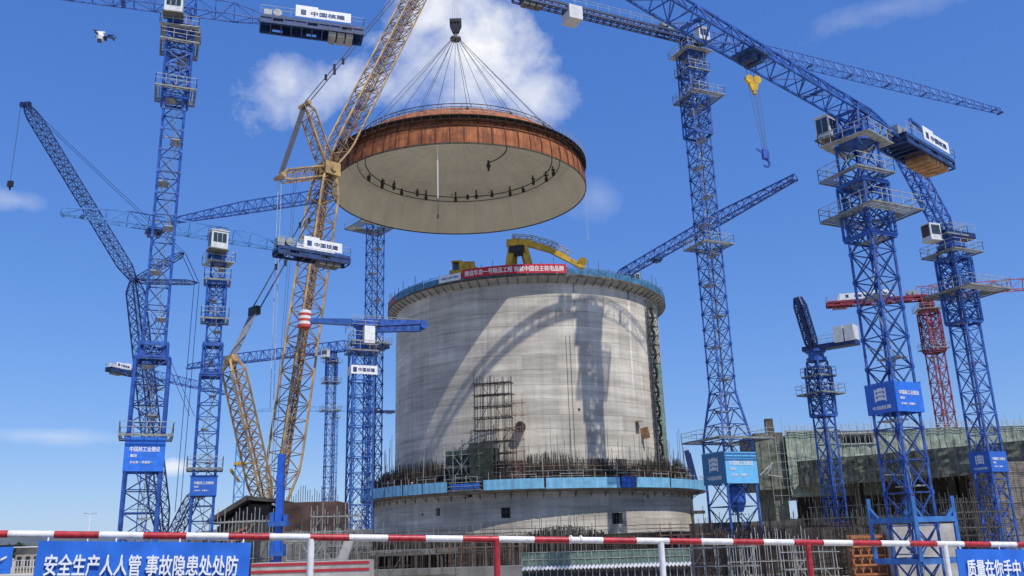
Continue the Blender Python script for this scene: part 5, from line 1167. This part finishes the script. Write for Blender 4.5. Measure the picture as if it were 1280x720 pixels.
# brown formwork block
p = at0(392, 108); bx = thing('formwork_block', 'reddish brown formwork block right of the dark hall', 'formwork', p); zt = zp(392, 629, 108)
mb = MB(); mb.box(p+Z*zt/2, (6.8, 7, zt)); mb.build('panel', [mat('reddish formwork', (.10, .058, .045), .85, var=.5, scale=.5, bump=.3)], bx)
mb = MB()
for i in range(26): xx = -3.4+i*.27; mb.bar(p+V(xx, -3.3, zt), p+V(xx, -3.3, zt+random.uniform(.5, 1.9)), .04)
mb.build('starter_bars', [RUST], bx)
MIDW = mat('pale cast concrete', (.44, .42, .385), .85, var=.25, scale=.5, grime=.25)
def low_wall(label, px0, px1, dist, py_top, m, depth=2.0, name='concrete_wall', cat='wall', stripes=None):
    a, b = at0(px0, dist), at0(px1, dist); za, zb_ = zp(px0, py_top, dist), zp(px1, py_top, dist); zt = (za+zb_)/2; mb = MB()
    mb.box((a+b)/2+V(0, depth/2, zt/2), (b[0]-a[0], depth, zt)); t = thing(name, label, cat, (a+b)/2); mb.build('wall', [m], t)
    if stripes:
        mb = MB()
        for zz in stripes: mb.box((a+b)/2+V(0, -.03, zt-zz), (b[0]-a[0], .05, .22))
        mb.build('painted_band', [RAILRED], t)
    return t
low_wall('pale concrete wall with two red painted bands below the railing left of the white post', 315, 462, 80, 702, MIDW, 2.5, stripes=(.18, .75))
low_wall('long grey concrete base wall under the dark opening', 455, 660, 92, 710, CONCD, 2.5)
low_wall('dark concrete wall behind the pale banded wall', 300, 460, 100, 664, CONCD, 3)
low_wall('dark concrete plinth behind the scaffold frames right of the drum', 870, 1010, 118, 652, CONCS, 3)
low_wall('brown earth stained retaining wall behind the orange frames', 985, 1180, 108, 658, CONCS, 3)
low_wall('pale plastered hut wall behind the near crane', 1120, 1200, 96, 655, MIDW, 3)
# slab table over a dark opening
a, b = at0(462, 98), at0(566, 98); z_ = zp(510, 690, 98); sl_ = thing('slab_table', 'concrete slab on props over a dark opening left of the red post', 'slab', (a+b)/2)
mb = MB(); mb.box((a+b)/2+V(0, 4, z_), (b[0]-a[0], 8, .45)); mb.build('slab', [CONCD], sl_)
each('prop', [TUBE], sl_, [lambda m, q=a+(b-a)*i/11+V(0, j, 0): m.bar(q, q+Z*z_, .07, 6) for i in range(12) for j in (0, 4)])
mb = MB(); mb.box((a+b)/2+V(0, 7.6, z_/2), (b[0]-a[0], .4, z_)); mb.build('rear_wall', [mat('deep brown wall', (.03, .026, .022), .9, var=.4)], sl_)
# slanting pale prop of the ramp
mb = MB(); mb.beam(at(423, 716, 84), at(437, 676, 84), .9, .9, (0, 1, 0), 0, .8, .8); tag(mb.build('concrete_prop', [MIDW]), 'slanting pale concrete prop beside the white railing post', 'prop')
# scaffolds of the midground
SCF = [
    (300, 100, 652, 5, 2, 'pale tube scaffold in front of the dark hall', RAILG), (392, 92, 676, 4, 1, 'pale low scaffold between the blue column and the white post', RAILG), (420, 101, 645, 4, 2, 'pale scaffold with rails right of the brown formwork block', RAILG),
    (600, 96, 684, 7, 2, 'rusty scaffold frames behind the red railing post', mat('brown scaffold tube', (.17, .105, .07), .75, var=.4, scale=1.5)), (520, 88, 693, 6, 1, 'grey scaffold rods in front of the slab table', TUBE), (585, 108, 668, 5, 1, 'brown scaffold close under the left of the drum', TUBE),
    (895, 96, 684, 6, 2, 'grey scaffold frames left of the big crane foot', RAILG), (960, 100, 676, 6, 2, 'pale scaffold frames right of the big crane foot', RAILG), (1010, 90, 690, 4, 1, 'low scaffold in front of the red right post', RAILG), (1040, 112, 648, 8, 2, 'tall brown scaffold behind the orange frames', TUBE),
    (1115, 106, 646, 6, 2, 'brown scaffold left of the near crane foot', TUBE), (1225, 100, 640, 5, 2, 'grey scaffold behind the blue sign on the right', TUBE), (860, 112, 668, 5, 1, 'brown scaffold at the right foot of the drum', RUSTL), (1200, 112, 628, 5, 2, 'brown scaffold under the terrace of the right building', TUBE)]
for i, (px_, dist, pyt, nx_, ny_, lab, m_) in enumerate(SCF):
    zt = zp(px_, pyt, dist); nz_ = max(2, int(zt/1.6)); scaffold('tube_scaffold', lab, at0(px_, dist), R(random.uniform(-8, 8)), nx_, ny_, nz_, 1.25, 1.3, zt/nz_, m_, .042, seed=40+i)
# thickets of starter bars on the low works
def bar_field(label, px0, px1, d0, d1, py, n, m, seed):
    rs = random.Random(seed); mb = MB()
    for i in range(n):
        px_ = rs.uniform(px0, px1); dd = rs.uniform(d0, d1); p = at0(px_, dd); h_ = zp(px_, py, dd)*rs.uniform(.78, 1.0)+(rs.random() < .12)*rs.uniform(.5, 2.2)
        mb.bar(p, p+V(rs.uniform(-.15, .15), 0, h_), .035, 3, cap=False)
    for i in range(n//9):
        px_ = rs.uniform(px0, px1); dd = rs.uniform(d0, d1); p = at0(px_, dd); h_ = zp(px_, py, dd)*rs.uniform(.5, .95); mb.bar(p+Z*h_, p+V(rs.uniform(2, 6), rs.uniform(-.5, .5), h_+rs.uniform(-.2, .2)), .04, 3)
    tag(mb.build('starter_bars', [m]), label, 'rebar', kind='stuff')
bar_field('thicket of rusty starter bars between the dark opening and the red post', 440, 650, 94, 112, 682, 190, RUST, 5)
bar_field('dark starter bars behind the scaffold frames near the big crane foot', 865, 1010, 102, 122, 655, 420, RUST, 6)
bar_field('brown starter bars behind the orange rack', 1000, 1190, 100, 120, 648, 420, RUST, 7)
bar_field('grey bars left of the drum behind the white post', 330, 460, 96, 112, 660, 260, REBARG, 8)
# green net fence with a scalloped pale edge, right of the red post
a, b = at0(652, 84), at0(862, 84); zt = zp(760, 688, 84); gf = thing('net_fence', 'long green net fence with a pale scalloped foot below the railing', 'fence', (a+b)/2)
z1 = zp(760, 706, 84); mb = MB(); mb.box((a+b)/2+Z*(z1+zt)/2, (b[0]-a[0], .04, zt-z1)); mb.build('net', [mat('green fence mesh', (.17, .26, .21), .8, var=.35, scale=1.4, alpha=.65)], gf)
mb = MB()
for i in range(25): q = a+(b-a)*i/24+V(0, -.06, 0); mb.bar(q, q+Z*(zt+.05), .035)
for zz in (zt, (zt+z1)/2, z1+.05): mb.bar(a+Z*zz-V(0, .06, 0), b+Z*zz-V(0, .06, 0), .035)
mb.build('frame', [RAILG], gf)
mb = MB()
for i in range(44): q = a+(b-a)*(i+.5)/44+V(0, -.3, z1-.15); mb.bar(q-V(.14, 0, .1), q+V(.14, 0, .16), .13, 6)
mb.build('sandbag_row', [CLOTHW], gf)
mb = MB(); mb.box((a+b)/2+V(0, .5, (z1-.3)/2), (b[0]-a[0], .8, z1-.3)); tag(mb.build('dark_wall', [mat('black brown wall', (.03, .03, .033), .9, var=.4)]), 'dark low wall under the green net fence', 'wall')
# orange formwork frames
a = at0(1086, 98); zt = zp(1086, 668, 98); of = thing('formwork_rack', 'bright orange formwork rack left of the near crane foot', 'formwork', a)
mb = MB()
for k in range(6): zz = zt-.25-k*.95; mb.beam(a+V(-1.7, 0, zz), a+V(1.7, 0, zz), .26, .22)
for i in range(5): q = a+V(-1.7+i*.85, .1, 0); mb.beam(q, q+Z*zt, .16, .2, (0, 1, 0))
mb.build('frame', [mat('dull orange frames', (.46, .16, .05), .65, var=.4, scale=1.2, grime=.3)], of); mb = MB(); mb.box(a+V(0, .7, zt/2), (4, .5, zt)); mb.build('backing', [RUSTL], of)
# left edge: blue hoarding, site hut, lamp mast, trees
D = 260; a = at0(-30, D); b = at0(16, D); hd_ = thing('blue_hoarding', 'blue site hoarding with a white mark at the left edge', 'hoarding', (a+b)/2); zt = zp(0, 683, D)
mb = MB(); mb.box((a+b)/2+Z*zt/2, (b[0]-a[0], .2, zt)); mb.build('panel', [SIGNB], hd_); mb = MB(); mb.box((a+b)/2+V(0, 1.4, zt+.1), (b[0]-a[0], 3, .5)); mb.build('roof_edge', [BLACK], hd_)
mb = MB(); q = at(3, 699, D-.2); mb.lathe([(.35, 0), (.8, 0), (.8, .05), (.35, .05)], 12, q); mb.beam(q+V(-1.1, 0, -.5), q+V(1.1, 0, .6), .2, .5); mb.build('mark', [WHITE], hd_)
a = at0(20, D+6); b = at0(62, D+6); hut = thing('site_hut', 'beige two storey site hut with dark openings beside the blue hoarding', 'hut', (a+b)/2); zt = zp(40, 684, D); HUTC = mat('beige hut wall', (.42, .36, .28), .85, var=.2, scale=.4)
mb = MB(); mb.box((a+b)/2+V(0, 3, zt/2), (b[0]-a[0], 6, zt)); mb.build('wall', [HUTC], hut); mb = MB(); mb.box((a+b)/2+V(0, 2.6, zt+.15), (b[0]-a[0]+.8, 7.4, .3)); mb.build('roof', [CLOTHW], hut)
for k in range(4):
    mb = MB(); q = a+(b-a)*(k+.5)/4; mb.box(q+Z*zt*.45+V(0, -.05, 0), (1.3, .1, zt*.4)); mb.build('window', [GLASS], hut)
mb = MB()
for k in range(12): q = a+(b-a)*k/11+V(0, -1.4, 0); mb.bar(q, q+Z*zt*.5, .1)
for zz in (.25, .5): mb.bar(a+V(0, -1.4, zt*zz), b+V(0, -1.4, zt*zz), .1)
mb.build('veranda_rail', [CLOTHW], hut)
for i, px_ in enumerate((6, 22, 34, 46, 58, 72, 96)):
    base = at0(px_, 300+i*6); hgt = 7.5+2.2*random.random(); t = thing('broadleaf_tree', ['tree with a low dark crown over the blue hoarding', 'rounded tree behind the left end of the site hut', 'dark bushy tree over the middle of the site hut', 'taller tree behind the right half of the site hut', 'small tree at the right end of the site hut', 'tree half hidden by the top left of the blue slogan sign', 'last tree of the row, behind the slogan sign near the lamp mast'][i], 'tree', base, 'trees behind the site hut')
    mb = MB(); mb.bar(base, base+Z*hgt*.6, .22, 7, 0, .10)
    for q in range(4): a_ = q*1.6+i; mb.bar(base+Z*hgt*.35, base+V(math.cos(a_)*1.6, math.sin(a_)*1.6, hgt*.7), .09, 5)
    mb.build('trunk', [BARK], t); mb = MB()
    for q in range(900):
        u_ = rng.normal(size=3); u_ /= np.linalg.norm(u_); rr = random.random()**.4; p = base+Z*hgt*.66+u_*V(2.7, 2.7, 2.3)*rr*(1+.25*math.sin(u_[0]*5+i)); s_ = .32; e1 = rng.normal(size=3)*s_; e2 = rng.normal(size=3)*s_; mb.add([p-e1, p+e2, p+e1, p-e2], [(0, 1, 2, 3)])
    mb.build('crown', [LEAF], t)
b0 = at0(108, 300); lm = thing('lamp_mast', 'thin white site lamp mast left of the tall crane', 'lamp mast', b0); zt = zp(109, 643, 300)
mb = MB(); mb.bar(b0, b0+Z*zt, .24, 8, 0, .14); mb.build('pole', [WHITE], lm)
for s_ in (-1, 1): mb = MB(); mb.beam(b0+Z*zt, b0+V(s_*1.5, 0, zt+.35), .18, .14); mb.box(b0+V(s_*1.7, 0, zt+.35), (.9, .5, .2)); mb.build('lamp_head', [GREY], lm)
# flying camera drone
dc = at(129, 46, 26); dr = thing('camera_drone', 'small white and navy camera drone in the sky left of the tall crane', 'drone', dc); DX = unit(V(.97, .25, 0)); DY = np.cross(Z, DX); mb = MB()
mb.lathe([(0, -.13), (.10, -.12), (.13, 0), (.10, .11), (0, .13)], 14, dc-DX*.09, close=False); mb.box(dc-DX*.09+Z*.15, (.26, .1, .05), (DX, DY, Z)); mb.build('body', [WHITE], dr)
mb = MB(); mb.box(dc-DX*.10-Z*.17, (.12, .12, .07), (DX, DY, Z)); mb.build('camera', [BLACK], dr)
for s_ in (-1, 1):
    mb = MB(); mb.beam(dc+DY*s_*.04+Z*.045*s_, dc+DX*.30+DY*s_*.16+Z*(.02+.05*s_), .05, .045); mb.bar(dc+DX*.30+DY*s_*.16+Z*(.05*s_-.05), dc+DX*.30+DY*s_*.16+Z*(.05*s_+.06), .035, 8); mb.beam(dc+DX*.16+DY*s_*.16+Z*(.06+.05*s_), dc+DX*.40+DY*s_*.16+Z*(.06+.05*s_), .035, .012); mb.build('rotor_arm', [NAVY], dr)
    mb = MB(); mb.beam(dc-DX*.1, dc-DX*.2+DY*s_*.2+Z*.04, .045, .045); mb.bar(dc-DX*.2+DY*s_*.2+Z*.0, dc-DX*.2+DY*s_*.2+Z*.1, .03, 8); mb.beam(dc-DX*.31+DY*s_*.2+Z*.1, dc-DX*.09+DY*s_*.2+Z*.1, .035, .012); mb.build('rotor_arm', [BLACK], dr)
mb = MB(); mb.box(dc+DX*.08-Z*.08, (.08, .1, .09), (DX, DY, Z)); mb.build('battery', [BLACK], dr)

# ================================================================== ROADSIDE RAILING AND SLOGAN SIGNS
Ya, Yb = 6.55, 8.95
RA, RB = at(0, 667.5, Ya), at(1280, 681, Yb); rd = unit(RB-RA)
def on_rail(px, py=None):
    """the point of the railing plane seen at photo column px"""
    lo, hi = -8.0, 20.0
    f = lambda s: (lambda q: 640+FPX*((q-CAM)@_r)/((q-CAM)@_F))(RA+rd*s)-px
    for _ in range(60):
        md = (lo+hi)/2
        if f(md) < 0: lo = md
        else: hi = md
    return RA+rd*lo
rail_ = thing('roadside_railing', 'red and white striped tube railing along the front of the picture', 'railing', on_rail(620)*V(1, 1, 0)+Z*3.7)
mb = MB(); s = -1.2; L_ = np.linalg.norm(RB-RA)+1.2; STR = .304; phase = np.linalg.norm(on_rail(10.5)-RA); k0 = -5
for k in range(-6, 40):
    s0 = phase+k*STR; s1 = s0+STR
    if s1 < -1.4 or s0 > L_: continue
    mb.bar(RA+rd*s0, RA+rd*s1, .0265, 16, 1 if k % 2 == 0 else 0, cap=False)
mb.build('top_rail', [RAILRED, RAILWHITE], rail_, smooth=True)
for px_, m_ in ((-40, RAILRED), (389, RAILWHITE), (620.5, RAILRED), (826, RAILWHITE), (1009, RAILRED), (1180, RAILWHITE), (1335, RAILRED)):
    p = on_rail(px_); mb = MB(); mb.bar(V(p[0], p[1], 3.66), p-Z*.012, .0265, 16); mb.build('post', [m_], rail_, smooth=True)
lr = MB(); lr.bar(RA+rd*-1.4-Z*.62, RA+rd*L_-Z*.62, .02, 12); lr.build('lower_rail', [RAILWHITE], rail_, smooth=True)
# two white clamps on the rail
for px_ in (713.5, 726):
    p = on_rail(px_); mb = MB(); mb.lathe([(.0262, -.008), (.034, -.008), (.034, .008), (.0262, .008)], 20, (0, 0, 0)); 
    mb.v = [tuple(p+rd*q[2]+Z*(q[0])+np.cross(rd, Z)*q[1]+Z*.004) for q in mb.v]; mb.build('clamp', [WHITE], rail_, smooth=True)
def slogan(label, text, px0, px1, h, tpx0, tpx1, drop):
    a, b = on_rail(px0), on_rail(px1); xa = unit(b-a); n = unit(np.cross(xa, Z)); ya = np.cross(n, xa); n = n if n[1] < 0 else -n; ln = np.linalg.norm(b-a); c = (a+b)/2-ya*(drop+h/2)+n*.035
    t = thing('slogan_sign', label, 'sign', c-ya*h/2); nx_, nz_ = 30, 6; mb = MB(); vs = []
    for lay in (0, -.012):
        for i in range(nx_+1):
            for j in range(nz_+1): vs.append(c+xa*(i/nx_-.5)*ln+ya*(j/nz_-.5)*h+n*(lay+.006*math.sin(i*.9)*math.sin(j*1.1+i*.3)+.003*math.sin(i*2.3+j)))
    w_ = nz_+1; o_ = (nx_+1)*w_
    fs = [(i*w_+j, (i+1)*w_+j, (i+1)*w_+j+1, i*w_+j+1) for i in range(nx_) for j in range(nz_)]; fs += [tuple(o_+q for q in reversed(f)) for f in fs]
    rim_ = [i*w_ for i in range(nx_+1)]+[nx_*w_+j for j in range(1, w_)]+[i*w_+nz_ for i in range(nx_-1, -1, -1)]+[j for j in range(nz_-1, 0, -1)]
    fs += [(p, q, q+o_, p+o_) for p, q in zip(rim_, rim_[1:]+rim_[:1])]
    mb.add(vs, fs); bd = mb.build('board', [SIGNB], t, smooth=True)
    ta, tb = on_rail(tpx0), on_rail(tpx1); tc_ = (ta+tb)/2; tc_ = c+xa*((tc_-c)@xa)-ya*.004; lt = MB(); put_text(lt, text, tc_+n*.016, xa, ya, np.linalg.norm(tb-ta), h*.47, 0, .004); lt.build('lettering', [mat('sign lettering white', (.82, .84, .86), .5, var=.06, scale=4)], bd)
    tm = MB()
    for f_ in (.04, .35, .65, .96):
        q = a+(b-a)*f_; tm.bar(q-ya*(drop+.03)+n*.03, q+Z*.03, .006, 6)
    tm.build('tie', [CLOTHW], t)
slogan('long blue slogan sign with fourteen white characters, hung on the railing at left', '安全生产人人管 事故隐患处处防', 51, 315, .325, 63, 301, .045)
slogan('blue slogan sign cut off by the right edge of the picture', '质量在你手中 安全在你心中', 1191, 1345, .33, 1200, 1333, .045)

# ================================================================== WORKERS
def person_mesh():
    vs = [(0, 0, .95), (0, 0, 1.15), (0, .01, 1.38), (0, 0, 1.52), (0, -.01, 1.62), (0, 0, 1.72)]; rad = [(.15, .11), (.145, .11), (.17, .11), (.055, .055), (.085, .10), (.07, .08)]; ed = [(0, 1), (1, 2), (2, 3), (3, 4), (4, 5)]
    for s_ in (-1, 1):
        o = len(vs); vs += [(.10*s_, 0, .88), (.11*s_, -.02, .50), (.12*s_, .02, .09), (.13*s_, -.13, .05)]; rad += [(.10, .10), (.07, .07), (.05, .055), (.045, .04)]; ed += [(0, o), (o, o+1), (o+1, o+2), (o+2, o+3)]
        o = len(vs); vs += [(.21*s_, 0, 1.40), (.27*s_, .03, 1.13), (.25*s_, -.12, .93), (.24*s_, -.18, .84)]; rad += [(.065, .065), (.048, .048), (.038, .038), (.034, .02)]; ed += [(2, o), (o, o+1), (o+1, o+2), (o+2, o+3)]
    me = bpy.data.meshes.new('person'); me.from_pydata(vs, ed, []); o = bpy.data.objects.new('person', me); COL.objects.link(o)
    md = o.modifiers.new('skin', 'SKIN'); 
    for i, r_ in enumerate(rad): me.skin_vertices[0].data[i].radius = r_
    me.skin_vertices[0].data[0].use_root = True; sub = o.modifiers.new('sub', 'SUBSURF'); sub.levels = 2; bpy.context.view_layer.update()
    r = bpy.data.meshes.new_from_object(o.evaluated_get(bpy.context.evaluated_depsgraph_get())); bpy.data.objects.remove(o); bpy.data.meshes.remove(me); return r
PM = person_mesh(); zc = np.array([(p.center.z, p.center.x) for p in PM.polygons])
PM.materials.clear()
for m_ in (WORKB, WORKO, SKIN, BLACK): PM.materials.append(m_)
PM.polygons.foreach_set('material_index', [2 if (z_ > 1.50 or (abs(x_) > .2 and z_ < .93)) else 3 if z_ < .11 else 1 if z_ > .93 else 0 for z_, x_ in zc]); PM.polygons.foreach_set('use_smooth', [True]*len(PM.polygons))
PM2 = PM.copy(); PM2.materials[1] = WORKB; PM3 = PM.copy(); PM3.materials[1] = CLOTHW
HM = MB(); HM.lathe([(.150, 1.655), (.128, 1.66), (.122, 1.70), (.10, 1.75), (.05, 1.785), (.001, 1.79)], 16, (0, -.01, 0), close=False)
W_ = [(652, ZT+.05, RW+.9, PM2, HELM, 'person in a white helmet between the legs of the yellow placing boom'), (708, ZT+.05, RW+.9, PM2, HELMR, 'person in a red helmet at the right end of the red banner'), (558, ZT+.05, RW+.9, PM2, HELM, 'person in dark clothes above the short white banner'), (806, ZT+.05, RW+.9, PM2, HELM, 'person on the silo top near the hidden crane jib'), (826, ZT+.05, RW+.9, PM2, HELMR, 'person in a red helmet at the far right end of the top screen'),
      (463, ZL, 29.2, PM3, HELM, 'person in white at the left end of the teal walkway'), (468, ZL, 28.8, PM2, HELM, 'person in dark clothes beside the person in white on the walkway'), (878, ZL, 29.3, PM, HELMR, 'person in orange with a red helmet at the right walkway end'), (882, ZL, 28.4, PM, HELM, 'person in orange with a white helmet at the right walkway end'), (515, ZL, 29.2, PM, HELM, 'person in orange midway along the left teal fence')]
for px_, zz, rr, pm2, hm_, lab in W_:
    a, _ = ang_at(px_, 600 if zz < 20 else 350, rr); p = cyl(rr, a, zz); o = bpy.data.objects.new('person', pm2); COL.objects.link(o); o.location = tuple(p); o.rotation_euler = (0, 0, a+random.uniform(-.5, .5)); tag(o, lab, 'person', 'workers on the silo walkways')
    h = bpy.data.objects.new('helmet', bpy.data.meshes.new('helmet')); h.data.from_pydata(HM.v, [], HM.f); h.data.materials.append(hm_); COL.objects.link(h); h.parent = o
